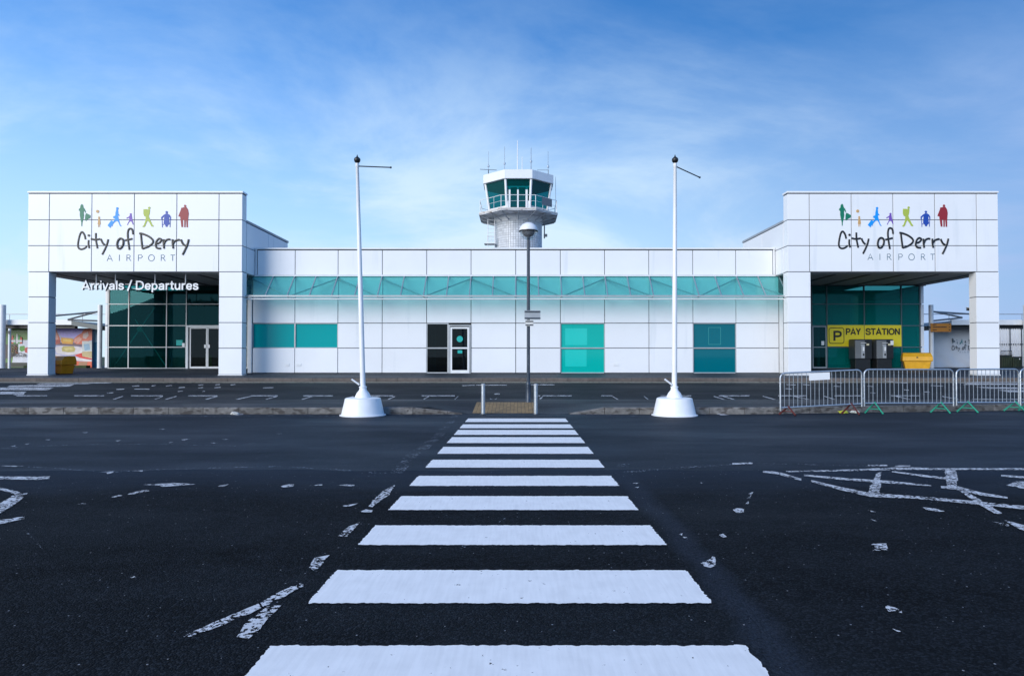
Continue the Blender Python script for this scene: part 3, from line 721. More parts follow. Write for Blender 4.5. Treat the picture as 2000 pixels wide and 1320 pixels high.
def entrance(xs_px, col_px, side):
    xs = [XP(x, D0, 450) for x in xs_px]
    x0, x1 = xs[0], xs[-1]
    por = MB(); panels(por, xs, zfas, D0, D1)
    po = por.build('portal_cladding', M['panel'], term, bevel=0.006)
    MB().box(x0 + .02, x1 - .02, D0 + .025, D1 - .025, ZSOF + .02, zfas[-1] + .05).build('joint_backing', M['joint'], po)
    MB().box(x0 - .02, x1 + .02, D0 - .025, D1 + .025, zfas[-1] + .035, zfas[-1] + .12).build('coping', M['panel'], term, bevel=0.008)
    for a, b in col_px:
        cx0, cx1 = XP(a, D0), XP(b, D0)
        cm = MB(); panels(cm, [cx0, cx1], zcol, D0, D1)
        c = cm.build('column', M['panel'], term, bevel=0.006)
        MB().box(cx0 + .03, cx1 - .03, D0 + .03, D1 - .03, zcol[0] - .02, ZSOF + .03).build('joint_backing', M['joint'], c)
        MB().box(cx0 - .012, cx1 + .012, D0 - .012, D1 + .012, 0.4, zcol[0] - .0).build('plinth', M['alu_white'], c, bevel=0.005)
    # upper wing running back from the portal
    w = MB(); zs = [ZSOF, zfas[1], zfas[2] - .04]; ys = [D1 + .01, 34.25, 37.15]
    w2 = MB(); side_panels(w, ys, zs, x1 - .05, x1 - .004); side_panels(w2, ys, zs, x0 + .004, x0 + .05)
    wo = w.build('wing_cladding', M['panel'], term, bevel=0.005); w2.build('wing_cladding', M['panel'], term, bevel=0.005)
    MB().box(x0 + .04, x1 - .04, D1 - .01, DB, ZSOF + .03, zfas[2] - .05).build('joint_backing', M['joint'], wo)
    cp = MB(); cp.box(x0 - .01, x1 + .015, D1 + .03, DB + .04, zfas[2] - .02, zfas[2] + .09); cp.build('wing_roof', M['coping'], term, bevel=0.008)
    # soffit with dark strips
    so = MB().box(x0 + .03, x1 - .03, D1 + .01, DG + .2, ZSOF - .03, ZSOF + .02).build('soffit', M['soffit'], term)
    st = MB()
    for k in range(6):
        xx = x0 + (x1 - x0) * (k + 0.55) / 6
        st.box(xx - .09, xx + .09, D1 + .3, DG - .15, ZSOF - .055, ZSOF - .028)
    st.box(x0 + .05, x1 - .05, DG - .12, DG - .05, ZSOF - .07, ZSOF - .028)
    st.build('soffit_strip', M['soffit_dark'], so)
    return xs

lx = entrance((54, 96, 179, 262, 345, 427.5, 473.5), ((54, 95.5), (427, 473.5)), 'l')
rx = entrance((1538, 1581, 1663, 1744.5, 1826, 1907.5, 1950), ((1538, 1584), (1906.5, 1952)), 'r')

# --- entrance glazing, lobby
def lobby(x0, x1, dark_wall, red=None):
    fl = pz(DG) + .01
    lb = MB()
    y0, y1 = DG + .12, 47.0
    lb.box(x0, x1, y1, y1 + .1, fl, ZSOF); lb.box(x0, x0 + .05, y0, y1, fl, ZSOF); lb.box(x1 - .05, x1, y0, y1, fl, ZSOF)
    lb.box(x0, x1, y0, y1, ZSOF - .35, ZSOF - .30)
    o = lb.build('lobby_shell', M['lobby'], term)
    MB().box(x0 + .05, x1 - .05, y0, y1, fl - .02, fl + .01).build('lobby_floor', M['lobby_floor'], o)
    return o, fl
def glazing(xs, zs, door_bays, gm, fm=None, w=.032):
    fr = MB()
    for i, x in enumerate(xs):
        fr.box(x - w, x + w, DG - .04, DG + .07, zs[0] - .05, zs[-1])
    for j, z in enumerate(zs[:-1]):
        for i, (a, b) in enumerate(zip(xs, xs[1:])):
            if i in door_bays and z < zs[2] - .1: continue
            fr.box(a + w, b - w, DG - .035, DG + .06, z - w * .85, z + w * .85)
    fo = fr.build('glazing_frame', fm or M['alu'], term)
    for i, (a, b) in enumerate(zip(xs, xs[1:])):
        z0 = zs[2] + .03 if i in door_bays else zs[0] + .02
        MB().box(a + w * .6, b - w * .6, DG + .005, DG + .02, z0, zs[-1]).build('glass_pane', gm, fo)
    MB().box(xs[0] - .1, xs[-1], DG - .09, DG + .1, pz(DG) - .25, zs[0] - .03).build('sill', M['alu_white'], fo, bevel=.006)
    return fo

XGL = [XP(x, DG) for x in (213, 252, 326, 364.5, 443, 484)]
gl = glazing(XGL, zbay, (3,), M['entry_glass'], None, .026)
pm = MB()
for k in range(4):
    pm.box(XP(207, DG), XP(213, DG) - .035, DG - .06, DG + .25, zbay[k] + .03, zbay[k+1] - .03)
pm.build('corner_post', M['panel'], term, bevel=.004)
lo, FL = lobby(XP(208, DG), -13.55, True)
# sliding doors, left entrance
def door_leaf(x0, x1, z0, z1, y, parent, frame=M['alu_white'], gm=M['door_glass'], w=.06, mid=None, name='door_leaf'):
    f = MB()
    f.box(x0, x0 + w, y - .03, y + .03, z0, z1); f.box(x1 - w, x1, y - .03, y + .03, z0, z1)
    f.box(x0 + w, x1 - w, y - .03, y + .03, z0, z0 + w * 1.8); f.box(x0 + w, x1 - w, y - .03, y + .03, z1 - w, z1)
    if mid: f.box(x0 + w, x1 - w, y - .03, y + .03, mid - w * .45, mid + w * .45)
    o = f.build(name, frame, parent, bevel=.004)
    MB().box(x0 + w * .8, x1 - w * .8, y - .006, y + .006, z0 + w, z1 - w * .8).build('pane', gm, o)
    return o
dz0, dz1 = pz(DG) - .02, ZP(638, DG)
df = MB(); a, b = XGL[3], XGL[4]
df.box(a + .03, a + .14, DG - .1, DG + .03, dz0, dz1 + .06); df.box(b - .14, b - .03, DG - .1, DG + .03, dz0, dz1 + .06); df.box(a + .14, b - .14, DG - .1, DG + .03, dz1 - .04, dz1 + .06)
dfo = df.build('door_frame', M['alu_white'], term, bevel=.005)
c = XP(406, DG)
l1 = door_leaf(a + .22, c - .01, dz0 + .02, dz1 - .05, DG - .02, dfo); l2 = door_leaf(c + .01, b - .16, dz0 + .02, dz1 - .05, DG - .02, dfo)
MB().box(a + .14, a + .22, DG - .05, DG + .02, dz0, dz1 - .05).build('side_jamb', M['midgrey'], dfo)
for s, q in ((-1, l1), (1, l2)):
    MB().box(c + s*.03, c + s*.16, DG - .075, DG - .052, ZP(679.5, DG), ZP(673, DG)).build('push_plate', M['alu_white'], dfo, bevel=.004)
MB().box(XP(345, DG), XP(357, DG), DG - .012, DG - .002, ZP(674.5, DG), ZP(664, DG)).build('window_sticker', M['teal_pale'], gl)
MB().box(XP(356.5, DG), XP(361.5, DG), DG - .016, DG - .004, ZP(677, DG), ZP(670, DG)).build('window_sticker', M['paper'], gl)
# inside the left lobby
MB().box(XP(334, 39.5), XP(470, 39.5), 39.5, 39.6, FL, FL + 2.3).build('lobby_red_wall', M['lobby_red'], lo)
MB().box(XP(409, 38.5), XP(414, 38.5), 38.5, 38.56, FL, FL + .75).build('floor_stand', M['yellow_sign'], lo)
MB().box(XP(296, 39), XP(322, 39), 38.8, 39.5, FL, FL + .95).build('counter', M['dark'], lo)
MB().box(XP(216, 37.3), XP(234, 37.3), 37.3, 37.5, FL, ZSOF - .4).build('lobby_column', M['lobby_floor'], lo)
MB().box(XP(318, 38.2), XP(362, 38.2), 38.2, 38.3, FL + 2.6, ZSOF - .4).build('lobby_bulkhead', M['dark'], lo)
MB().box(XP(243, 41), XP(318, 41), 41, 41.6, FL, FL + .8).build('seat_row', M['darkgrey'], lo)
MB().box(XP(238, 40), XP(300, 40), 40, 40.1, FL + .9, FL + 3.4).build('lobby_screen', M['dark'], lo)
br = MB()
for p, q in (((227, 709), (303, 600)), ((264, 624), (324, 715))): br.tube([P(*p, 37.1), P(*q, 37.1)], .03, 8)
bro = br.build('wind_brace', M['white_metal'], term)
h = P(274, 643, 37.4); MB().tube([(h.x, 37.33, h.z), (h.x, 37.45, h.z)], .16, 24).build('brace_hub', M['teal_pale'], bro, smooth=True)
h = P(227.5, 712, 37.4); MB().tube([(h.x, 37.35, h.z), (h.x, 37.45, h.z)], .09, 16).build('brace_foot', M['teal_win'], bro, smooth=True)

XGR = [XP(x, DG) for x in (1541, 1585, 1614.5, 1687.5, 1760, 1796)]
gr = glazing(XGR, zbay, (1,), M['sky_lit_glass'], M['alu_dark'], .026)
pm = MB()
for k in range(4): pm.box(XGR[-1] + .035, XP(1803, DG), DG - .06, DG + .25, zbay[k] + .03, zbay[k+1] - .03)
pm.build('corner_post', M['panel'], term, bevel=.004)
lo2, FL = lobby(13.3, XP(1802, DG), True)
door_leaf(XGR[1] + .035, XGR[2] - .035, dz0 + .03, zbay[2] - .03, DG, gr, frame=M['alu'], gm=M['entry_glass'], w=.045, mid=zbay[1])
MB().box(XP(1603.5, DG), XP(1609, DG), DG - .02, DG - .008, ZP(674, DG), ZP(666, DG)).build('window_sticker', M['paper'], gr)
MB().box(XP(1594, 37.5), XP(1599, 37.5), 37.4, 37.5, FL, FL + 2.6).build('lobby_post', M['teal_line'], lo2)
M['lobby_pale'] = mat('lobby_pale_wall', (.34, .38, .38), .6, var=.15, vscale=1.2)
MB().box(XP(1664, 38), XP(1676, 38), 38, 38.2, FL, FL + 4.2).build('lobby_post', M['lobby_pale'], lo2)
MB().box(XP(1692, 38.6), XP(1800, 38.6), 38.6, 38.7, FL, FL + 4.0).build('lobby_partition', M['lobby_pale'], lo2)
MB().box(XP(1618, 37.6), XP(1650, 37.6), 37.6, 37.7, FL + .2, FL + 1.1).build('lobby_partition', M['lobby_pale'], lo2)
MB().box(XP(1730, 36.75), XP(1757, 36.75), 36.72, 36.76, FL, ZP(678, 36.75)).build('lobby_panel', M['midgrey'], lo2)

# --- central wall
wx = [XP(x, DW) for x in (493.5, 576, 660, 746.5, 833.3, 920, 1007.3, 1094.5, 1181, 1267.5, 1353.5, 1437.5, 1521)]
wz = [ZP(y, DW) for y in (728.3, 679.7, 631, 583, 538)]
zt = [ZP(537, DW), ZP(488.5, DW)]
mb = MB()
skip = {(0, 1), (1, 1), (4, 0), (4, 1), (7, 0), (7, 1), (10, 0), (10, 1)}
panels(mb, wx, wz, DW, DW + .12, skip)
ux = [lx[-1] + .12] + wx[1:-1] + [rx[0] - .12]
panels(mb, ux, zt, DW, DW + .06)
cw = mb.build('wall_cladding', M['panel'], term, bevel=.006)
dbx0, dbx1 = wx[4], wx[5]
bk = MB()
XWL, XWR = XP(485, DW), XP(1529, DW)
bk.box(wx[0] - .02, dbx0 - .01, DW + .095, DW + .3, .3, wz[-1] + .02); bk.box(dbx1 + .01, wx[-1] + .02, DW + .095, DW + .3, .3, wz[-1] + .02)
bk.box(dbx0 - .01, dbx1 + .01, DW + .03, DW + .3, wz[2] + .01, wz[-1] + .02)
bk.box(lx[-1], rx[0], DW + .03, DW + .3, wz[-1] + .02, zt[1] + .03)
bk.build('joint_backing', M['joint'], cw)
for xa, xb in ((XWL, XP(875, DW)), (dbx1, XWR)): MB().box(xa, xb, DW - .03, DW + .1, ZP(731.7, DW), wz[0] - .02).build('plinth', M['alu_white'], term, bevel=.005)
MB().box(XWL, XWR, DW + .0, DW + .3, .3, ZP(731.9, DW)).build('foundation', M['pavement'], term)
MB().box(lx[-1] + .02, rx[0] - .02, DW - .05, DW + .4, zt[1] + .035, ZP(484.2, DW)).build('coping', M['alu_white'], term, bevel=.008)
for xa, xb in ((XWL, wx[0] - .03), (wx[-1] + .03, XWR)): MB().box(xa, xb, DW - .04, DW + .3, wz[0], wz[3] + .1).build('end_trim', M['alu_white'], term, bevel=.004)
for xa, xb in ((lx[-1] + .03, lx[-1] + .10), (rx[0] - .10, rx[0] - .03)): MB().box(xa, xb, DW - .03, DW + .06, zt[0] + .02, zt[1] + .03).build('end_trim', M['alu_white'], term, bevel=.004)
for xa, xb in ((XWL + .02, XWL + .22), (XWR - .22, XWR - .02)): MB().box(xa, xb, DW + .31, DG + .1, .5, ZSOF - .04).build('return_wall', M['darkgrey'], term)
rf = MB(); rf.box(lx[-1] - .2, rx[0] + .2, DW + .41, 58, 6.1, zt[1] - .15); rf.box(lx[0] + .4, lx[-1] - .21, DB + .01, 58, 6.1, zt[1] - .3); rf.box(rx[0] + .21, rx[-1] - .4, DB + .01, 58, 6.1, zt[1] - .3)
rf.box(lx[0] + .4, lx[-1] - .21, 47.2, 58, .5, 6.05); rf.box(rx[0] + .21, rx[-1] - .4, 47.2, 58, .5, 6.05); rf.box(lx[-1] - .2, rx[0] + .2, 40, 58, .5, 6.05)
rf.build('main_roof', M['roof'], term)

def window(i0, i1, j0, j1, gm, lines=True):
    x0, x1, z0, z1 = wx[i0], wx[i1], wz[j0], wz[j1]
    f = MB(); w = .03
    for i in range(i0, i1 + 1): f.box(wx[i] - w, wx[i] + w, DW + .02, DW + .09, z0 + .02, z1 - .02)
    for j in range(j0, j1 + 1): f.box(x0 + w, x1 - w, DW + .024, DW + .086, wz[j] - w, wz[j] + w)
    o = f.build('window', M['alu'], term)
    for i in range(i0, i1):
        for j in range(j0, j1):
            MB().box(wx[i] + w * .8, wx[i+1] - w * .8, DW + .072, DW + .085, wz[j] + w * .8, wz[j+1] - w * .8).build('pane', gm, o)
    return o
window(0, 2, 1, 2, M['teal_win'])
w3 = window(7, 8, 0, 2, M['teal_win_bright'])
w4 = window(10, 11, 0, 2, M['teal_win_deep'])
def film(px0, px1, py0, py1, m, parent, off=.066, name='window_film'):
    return MB().box(XP(px0, DW), XP(px1, DW), DW + off, DW + .0715, ZP(py1, DW), ZP(py0, DW)).build(name, m, parent)
M['teal_film'] = mat('teal_blind', (0.008, 0.52, 0.46), 0.1)
film(1104, 1147, 641, 674, M['teal_film'], w3); film(1104, 1146, 683, 716, M['teal_film'], w3)
fr = MB()
for a, b, c, d in ((1384, 1385, 639, 673), (1407.5, 1408.5, 639, 673), (1385, 1407.5, 639, 640), (1385, 1407.5, 672, 673)):
    fr.box(XP(a, DW), XP(b, DW), DW + .066, DW + .0715, ZP(d, DW), ZP(c, DW))
fr.build('window_film', M['teal_line'], w4)

# central door bay
bx0, bx1 = wx[4], wx[5]; cx_ = XP(875, DW)
rm = MB(); rm.box(bx0 - .5, bx1 + .5, 36, 36.1, .5, wz[2]); rm.box(bx0 - .5, bx0 - .4, DW + .31, 36, .5, wz[2]); rm.box(bx1 + .4, bx1 + .5, DW + .31, 36, .5, wz[2])
rm.box(bx0 - .5, bx1 + .5, DW + .31, 36, wz[2] - .02, wz[2] + .08); rm.box(bx0 - .5, bx1 + .5, DW + .31, 36, .5, .66)
rmo = rm.build('door_lobby', M['dark'], term)
MB().box(bx0 + .05, bx0 + .4, DW + .6, DW + .7, .66, wz[2] - .05).build('lobby_panel', M['teal_win'], rmo)
f = MB()
f.box(bx0 - .01, bx0 + .04, DW + .01, DW + .06, wz[0], wz[2]); f.box(cx_ - .03, cx_ + .03, DW + .01, DW + .06, wz[0], wz[2])
f.box(bx0 + .04, cx_ - .03, DW + .012, DW + .055, wz[1] - .03, wz[1] + .03); f.box(bx0 + .04, cx_ - .03, DW + .012, DW + .055, wz[0] - .02, wz[0] + .04)
f.box(bx0 + .04, cx_ - .03, DW + .012, DW + .055, wz[2] - .05, wz[2])
sl = f.build('sidelight', M['alu'], term)
for j in (0, 1): MB().box(bx0 + .03, cx_ - .02, DW + .03, DW + .038, wz[j] + .02, wz[j+1] - .02).build('pane', M['door_glass'], sl)
f = MB(); dzb, dzt = ZP(729.5, DW), ZP(634, DW)
xa, xb = XP(876, DW), XP(919.5, DW)
f.box(xa, xa + .09, DW - .05, DW + .1, dzb, dzt); f.box(xb - .07, xb, DW - .05, DW + .1, dzb, dzt); f.box(xa + .09, xb - .07, DW - .05, DW + .1, dzt - .07, dzt)
dfr = f.build('door_frame', M['alu'], term, bevel=.005)
dl = door_leaf(xa + .10, xb - .08, dzb + .02, dzt - .12, DW - .01, dfr, w=.085, mid=wz[1], name='door')
h = P(898, 662, DW - .02); MB().tube([(h.x, DW - .025, h.z), (h.x, DW - .017, h.z)], .155, 28).build('round_sticker', M['teal_pale'], dl)
MB().box(XP(894, DW), XP(903, DW), DW - .025, DW - .017, ZP(690, DW), ZP(684, DW)).build('square_sticker', M['teal_pale'], dl)
MB().box(XP(877, DW), XP(919, DW), DW - .45, DW - .05, .55, ZP(730.6, DW)).build('door_step', M['pavement'], term, bevel=.01)
for px, w in ((562, 8), (584, 10), (1203, 10)):
    v = MB()
    x0 = XP(px - w/2, DW); x1 = XP(px + w/2, DW); za, zb = ZP(715, DW), ZP(709.5, DW)
    v.box(x0, x1, DW - .012, DW - .002, za, zb)
    for k in range(4): v.box(x0 + .015, x1 - .015, DW - .022, DW - .012, za + .012 + k*.03, za + .028 + k*.03)
    v.build('wall_vent', M['alu_white'], term)

# --- glazed canopy along the wall
YF, ZF = 31.4, ZP(578.5, 31.4)
ZT = ZP(540, DW)
cv = MB()
nrm = Vector((0, -(ZT - ZF), (DW - YF))).normalized(); nrm = Vector((0, -abs(nrm.y), abs(nrm.z)))
def slope(x, t, off): # t=0 at the wall, 1 at the front rail
    return Vector((x, DW - .02 + (YF - DW + .02)*t, ZT + (ZF - ZT)*t)) + nrm * off
xc0, xc1 = XWL - .02, XWR + .02
cv.loft([[tuple(slope(xc0, 0, 0)), tuple(slope(xc0, 1, 0)), tuple(slope(xc0, 1, -.012)), tuple(slope(xc0, 0, -.012))],
         [tuple(slope(xc1, 0, 0)), tuple(slope(xc1, 1, 0)), tuple(slope(xc1, 1, -.012)), tuple(slope(xc1, 0, -.012))]])
can = cv.build('glass_canopy', M['canopy_glass'], term)
ribx = []
for a, b in zip(wx, wx[1:]): ribx += [a, (a + b) / 2]
ribx = [xc0 + .03] + ribx[1:] + [wx[-1], xc1 - .03]
for x in ribx:
    r = MB(); w = .022
    r.loft([[tuple(slope(x - w, 0, .004)), tuple(slope(x + w, 0, .004)), tuple(slope(x + w, 0, .05)), tuple(slope(x - w, 0, .05))],
            [tuple(slope(x - w, 1, .004)), tuple(slope(x + w, 1, .004)), tuple(slope(x + w, 1, .05)), tuple(slope(x - w, 1, .05))]])
    r.build('rib', M['steel'], can)
rail = MB(); rail.box(xc0, xc1, YF - .05, YF + .03, ZF - .03, ZF + .045); rail.build('front_rail', M['alu'], can, bevel=.006)
rail = MB(); rail.tube([(xc0, YF + .06, ZF - .13), (xc1, YF + .06, ZF - .13)], .035, 10); rail.build('gutter', M['alu_white'], can, smooth=True)
rail = MB(); rail.box(lx[-1] + .02, rx[0] - .02, DW - .09, DW - .005, ZT - .0, ZT + .075); rail.build('wall_rail', M['alu_white'], can, bevel=.006)
pat = [1, -1, 1, 1, -1, 1, 1, -1, 1, 1, -1, 1]         # which way each brace leans
for i, (a, b) in enumerate(zip(wx, wx[1:])):
    p, q = (a, b) if pat[i] == 1 else (b, a)
    br = MB(); br.tube([slope(p, .06, -.07), slope(q, .97, -.07)], .036, 8); br.build('brace', M['alu'], can, smooth=True)
for x in wx[1:-1]:
    br = MB(); br.tube([(x, DW - .01, ZF + .02), (x, YF + .06, ZF - .05)], .018, 8)
    br.tube([(x, DW - .03, ZF), (x, DW - .03, ZT - .03)], .02, 8); br.build('bracket', M['alu_white'], can, smooth=True)

# ------------------------------------------------------------------ painted logos
def logo(root, name_x, scale, zx0, zz0, y, colours, letters):
    """strokes traced in logo units; zx0/zz0 = world place of the unit origin"""
    def T(p): return (zx0 + p[0]*scale, zz0 - p[1]*scale)
    strokes = [
     [(315,640),(300,580),(268,536),(240,560),(218,640),(208,720),(220,765),(255,782),(300,770),(335,740)],
     [(360,650),(358,710),(372,768)], [(462,550),(465,650),(488,770)], [(392,632),(450,645),(525,635)],
     [(535,635),(560,690),(592,722)], [(640,640),(620,720),(585,800),(555,858)],
     [(993,570),(985,510),(960,487),(930,500),(918,560),(925,660),(945,790)], [(880,655),(930,645),(985,632)],
     [(1106,566),(1116,660),(1130,775)], [(1085,553),(1140,565),(1220,600),(1278,652),(1270,700),(1210,745),(1130,775)],
     [(1320,705),(1370,690),(1400,650),(1370,630),(1335,660),(1318,720),(1340,765),(1395,772)],
     [(1430,640),(1432,700),(1440,772)], [(1437,710),(1460,660),(1500,640),(1527,645)],
     [(1560,640),(1560,700),(1572,772)], [(1565,710),(1590,668),(1640,648),(1662,650)],
     [(1680,645),(1705,700),(1745,735)], [(1790,640),(1770,720),(1735,800),(1703,862)]]
    mb = MB()
    for k, s in enumerate(strokes):
        pts = [(*T(p),) for p in smooth_line(s, 6)]
        mb.tube([(x, y - .001*k, z) for x, z in pts], 14*scale, 8, flat=.35)
    pts = [T(p) for p in smooth_line([(810,630),(780,660),(768,720),(785,768),(820,768),(852,720),(857,660),(838,635)], 6, True)]
    mb.tube([(x, y - .02, z) for x, z in pts], 14*scale, 8, flat=.35)
    x, z = T((362, 585)); mb.tube([(x, y, z), (x, y - .02, z)], 17*scale, 14)
    mb.build('script_lettering', letters[0], root)
    Rr = lambda o: [[(907+o,948),(907+o,862),(940+o,862),(957+o,880),(945+o,902),(907+o,905)], [(932+o,905),(965+o,948)]]
    thin = [[(625,948),(662,860),(700,948)], [(638,918),(687,918)], [(800,860),(800,948)]] + Rr(0) + [[(1072,948),(1072,862),(1110,862),(1130,884),(1110,908),(1072,908)]] + Rr(491) + [[(1532,864),(1592,864)], [(1562,864),(1562,948)],
            [(1258 + 42*math.cos(t*math.pi/12), 905 + 45*math.sin(t*math.pi/12)) for t in range(25)]]
    for a, b in ((0, 2), (2, 3), (3, 5), (5, 6), (6, 8), (8, 10), (10, 11)):
        mb = MB()
        for k, s in enumerate(thin[a:b]): mb.tube([(T(p)[0], y - .001*k, T(p)[1]) for p in s], 5.2*scale, 6, flat=.4)
        mb.build('letter', letters[1], root)
    figs = [
     ([[(258,133),(275,150),(282,185),(300,205),(318,250),(312,262),(290,225),(285,260),(290,300),(280,350),(268,400),(264,452),(254,452),(252,400),(240,350),(230,290),(232,250),(225,230),(213,228),(218,205),(235,190),(238,155)],
       [(318,266),(345,275),(385,300),(380,335),(345,350),(318,378),(305,365),(308,300)]], []),
     ([[(495,335),(516,335),(525,380),(530,425),(519,430),(519,465),(512,465),(511,430),(502,430),(500,465),(493,465),(493,428),(485,425),(490,380)]], [(484,240,22),(505,326,13)]),
     ([[(752,208),(775,215),(780,270),(798,295),(795,305),(775,300),(785,345),(800,400),(815,440),(830,448),(826,455),(805,450),(790,410),(770,378),(745,380),(715,410),(697,440),(705,448),(695,455),(688,435),(700,400),(735,350),(705,330),(710,312),(738,300),(740,260)],
       [(680,368),(720,390),(667,477),(628,442)]], [(765,197,17)]),
     ([[(948,292),(970,292),(978,330),(984,370),(1000,425),(990,432),(970,385),(945,382),(920,420),(918,438),(905,432),(935,375),(940,330),(900,345),(895,335),(935,313)]], [(958,281,14)]),
     ([[(1140,208),(1190,208),(1200,216),(1212,206),(1234,216),(1228,270),(1216,310),(1236,360),(1264,420),(1287,450),(1280,460),(1255,455),(1225,400),(1200,372),(1185,400),(1167,450),(1150,466),(1126,462),(1130,450),(1145,440),(1170,370),(1173,320),(1150,308),(1138,270)]], [(1222,190,17)]),
     ([[(1430,290),(1460,272),(1485,272),(1515,290),(1535,325),(1532,370),(1520,375),(1520,335),(1506,312),(1508,380),(1515,420),(1490,440),(1485,460),(1458,460),(1455,440),(1430,420),(1432,380),(1438,312),(1412,335),(1410,375),(1398,370),(1392,325)],
       [(1404,378),(1412,378),(1416,470),(1408,470)], [(1520,378),(1528,378),(1524,465),(1516,465)], [(1416,422),(1428,424),(1428,436),(1416,434)]], [(1471,252,17)]),
     ([[(1715,180),(1755,180),(1778,215),(1788,270),(1782,325),(1777,380),(1777,468),(1757,468),(1752,372),(1745,372),(1742,468),(1724,468),(1722,362),(1705,362),(1708,465),(1684,465),(1672,370),(1665,318),(1638,312),(1645,290),(1665,240),(1680,200),(1695,190)]], [(1734,162,17),(1692,202,16)])]
    for k, (polys, circ) in enumerate(figs):
        mb = MB()
        for j, q in enumerate(polys): mb.prism([T(p) for p in q], y - .006 - .001*j, y + .003)
        for j, (a, b, r) in enumerate(circ): mb.prism(circle(*T((a, b)), r*scale, 18), y - .009 - .001*j, y + .003)
        mb.build('traveller_silhouette', colours[k], root)
vcol = [(0.0,0.17,0.09), (0.55,0.33,0.13), (0.0,0.28,0.80), (0.16,0.07,0.42), (0.38,0.47,0.06), (0.01,0.055,0.36), (0.27,0.012,0.02)]
VC = [mat('vinyl_colour', c, 0.45) for c in vcol]
ZX = lambda u: u / 7.407 + 1610
s_r = (XP(1852.3, D0, 460) - XP(1637.7, D0, 460)) / (1795 - 205)
lg2 = thing('logo_sign', 'airport logo with seven coloured travellers on the white fascia above the pay station', 'sign', (XP(1745, D0, 460), D0, ZP(460, D0)), 'logos on the entrance fascias')
logo(lg2, 0, s_r, XP(1637.7, D0, 460) - 205*s_r, ZP(444.5, D0) + 478*s_r, D0 - .006, VC, (M['black_letter'], M['grey_letter']))
s_l = (XP(369.5, D0, 460) - XP(152.2, D0, 460)) / (1795 - 205)
lg1 = thing('logo_sign', 'airport logo with seven coloured travellers on the white fascia above the Arrivals / Departures lettering', 'sign', (XP(260, D0, 460), D0, ZP(460, D0)), 'logos on the entrance fascias')
logo(lg1, 0, s_l, XP(152.2, D0, 460) - 205*s_l, ZP(445.5, D0) + 478*s_l, D0 - .006, VC, (M['black_letter'], M['grey_letter']))

# hanging lettering
DL = 31.64
ad = thing('hanging_sign', 'white raised Arrivals / Departures letters hanging under the entrance roof', 'sign', (XP(274, DL), DL, ZP(567, DL)))
letters('Arrivals / Departures', 'lettering', M['letter_white'], ad, XP(160, DL), XP(387.5, DL) - XP(160, DL), ZP(566.3, DL), ZP(548.5, DL) - ZP(566.3, DL), DL - .06, DL + .06, weight=.082, side=M['letter_side'])
hg = MB()
for px in (187, 224.5, 302, 361.5): hg.tube([(XP(px, DL), DL + .02, ZP(556, DL)), (XP(px, DL), DL + .02, ZSOF - .02)], .022, 8)
hg.build('hanger', M['alu_white'], ad, smooth=True)
hg = MB()
for y in (555, 563.5): hg.box(XP(164, DL), XP(384, DL), DL + .065, DL + .09, ZP(y + .5, DL), ZP(y - .5, DL))
hg.build('mounting_rail', M['alu'], ad)

# pay station sign on the glass
DS = DG - .06
ps = thing('pay_station_sign', 'yellow PAY STATION sign with a boxed P on the entrance glass', 'sign', (XP(1688, DS), DS, ZP(656, DS)))
for a, b in ((1616, 1687), (1688.3, 1760)): MB().box(XP(a, DS), XP(b, DS), DS - .006, DS + .015, ZP(676.5, DS), ZP(634.8, DS)).build('sign_panel', M['yellow_sign'], ps)
yy = DS - .012
ch = ZP(641.3, DS) - ZP(653.8, DS)
letters('PAY', 'lettering', M['black_letter'], ps, XP(1651.5, DS), XP(1679.5, DS) - XP(1651.5, DS), ZP(653.8, DS), ch, yy, DS - .0065, weight=.10)
letters('STATION', 'lettering', M['black_letter'], ps, XP(1690, DS), XP(1756.5, DS) - XP(1690, DS), ZP(653.8, DS), ch, yy, DS - .0065, weight=.10)
letters('P', 'lettering', M['black_letter'], ps, XP(1627, DS), XP(1641.5, DS) - XP(1627, DS), ZP(665.3, DS), ZP(646, DS) - ZP(665.3, DS), yy, DS - .0065, weight=.10)
x0, x1, z0, z1 = XP(1618.7, DS), XP(1647.7, DS), ZP(670.5, DS), ZP(640.3, DS); r = .13; pts = []
for cx2, cz2, a0 in ((x1 - r, z1 - r, 0), (x0 + r, z1 - r, 90), (x0 + r, z0 + r, 180), (x1 - r, z0 + r, 270)):
    for k in range(5):
        t = R(a0 + 22.5*k); pts.append((cx2 + r*math.cos(t), cz2 + r*math.sin(t)))
mb = MB(); mb.tube([(x, yy, z) for x, z in pts + pts[:2]], .02, 6, flat=.4); mb.build('border', M['black_letter'], ps)

# ------------------------------------------------------------------ control tower
DT = 55.0
tx = XP(1012.3, DT)
M['gallery_grey'] = mat('tile_grout', (.42, .45, .49), .7)
ct = thing('control_tower', 'white control tower with a teal glazed cab and railed gallery behind the terminal roof', 'tower', (tx, DT, 0.85))
def octo(hw, hf, fy, sy):                      # half width, half front width, depth of front face, depth of the side face ends
    return [(-hf, -fy), (hf, -fy), (hw, -sy), (hw, sy), (hf, fy), (-hf, fy), (-hw, sy), (-hw, -sy)]
def ring(poly, z, k=1.0): return [(tx + x*k, DT + y*k, z) for x, y in poly]
zr1, zr0 = ZP(331, 52.2), ZP(348.5, 52.2)
top = octo(2.92, 1.13, 2.8, 1.15)
M['tile'] = mat('tower_mosaic', (0.66, 0.69, 0.73), 0.4, var=0.08, island=0.22)
MB().loft([ring(top, zr0), ring(top, zr1)]).build('roof_fascia', M['panel'], ct, bevel=.03)
zg0 = ZP(411, 52.6)
wt, wb = octo(2.74, 1.04, 2.6, 1.05), octo(2.36, 0.93, 2.3, 0.95)
gp = MB()
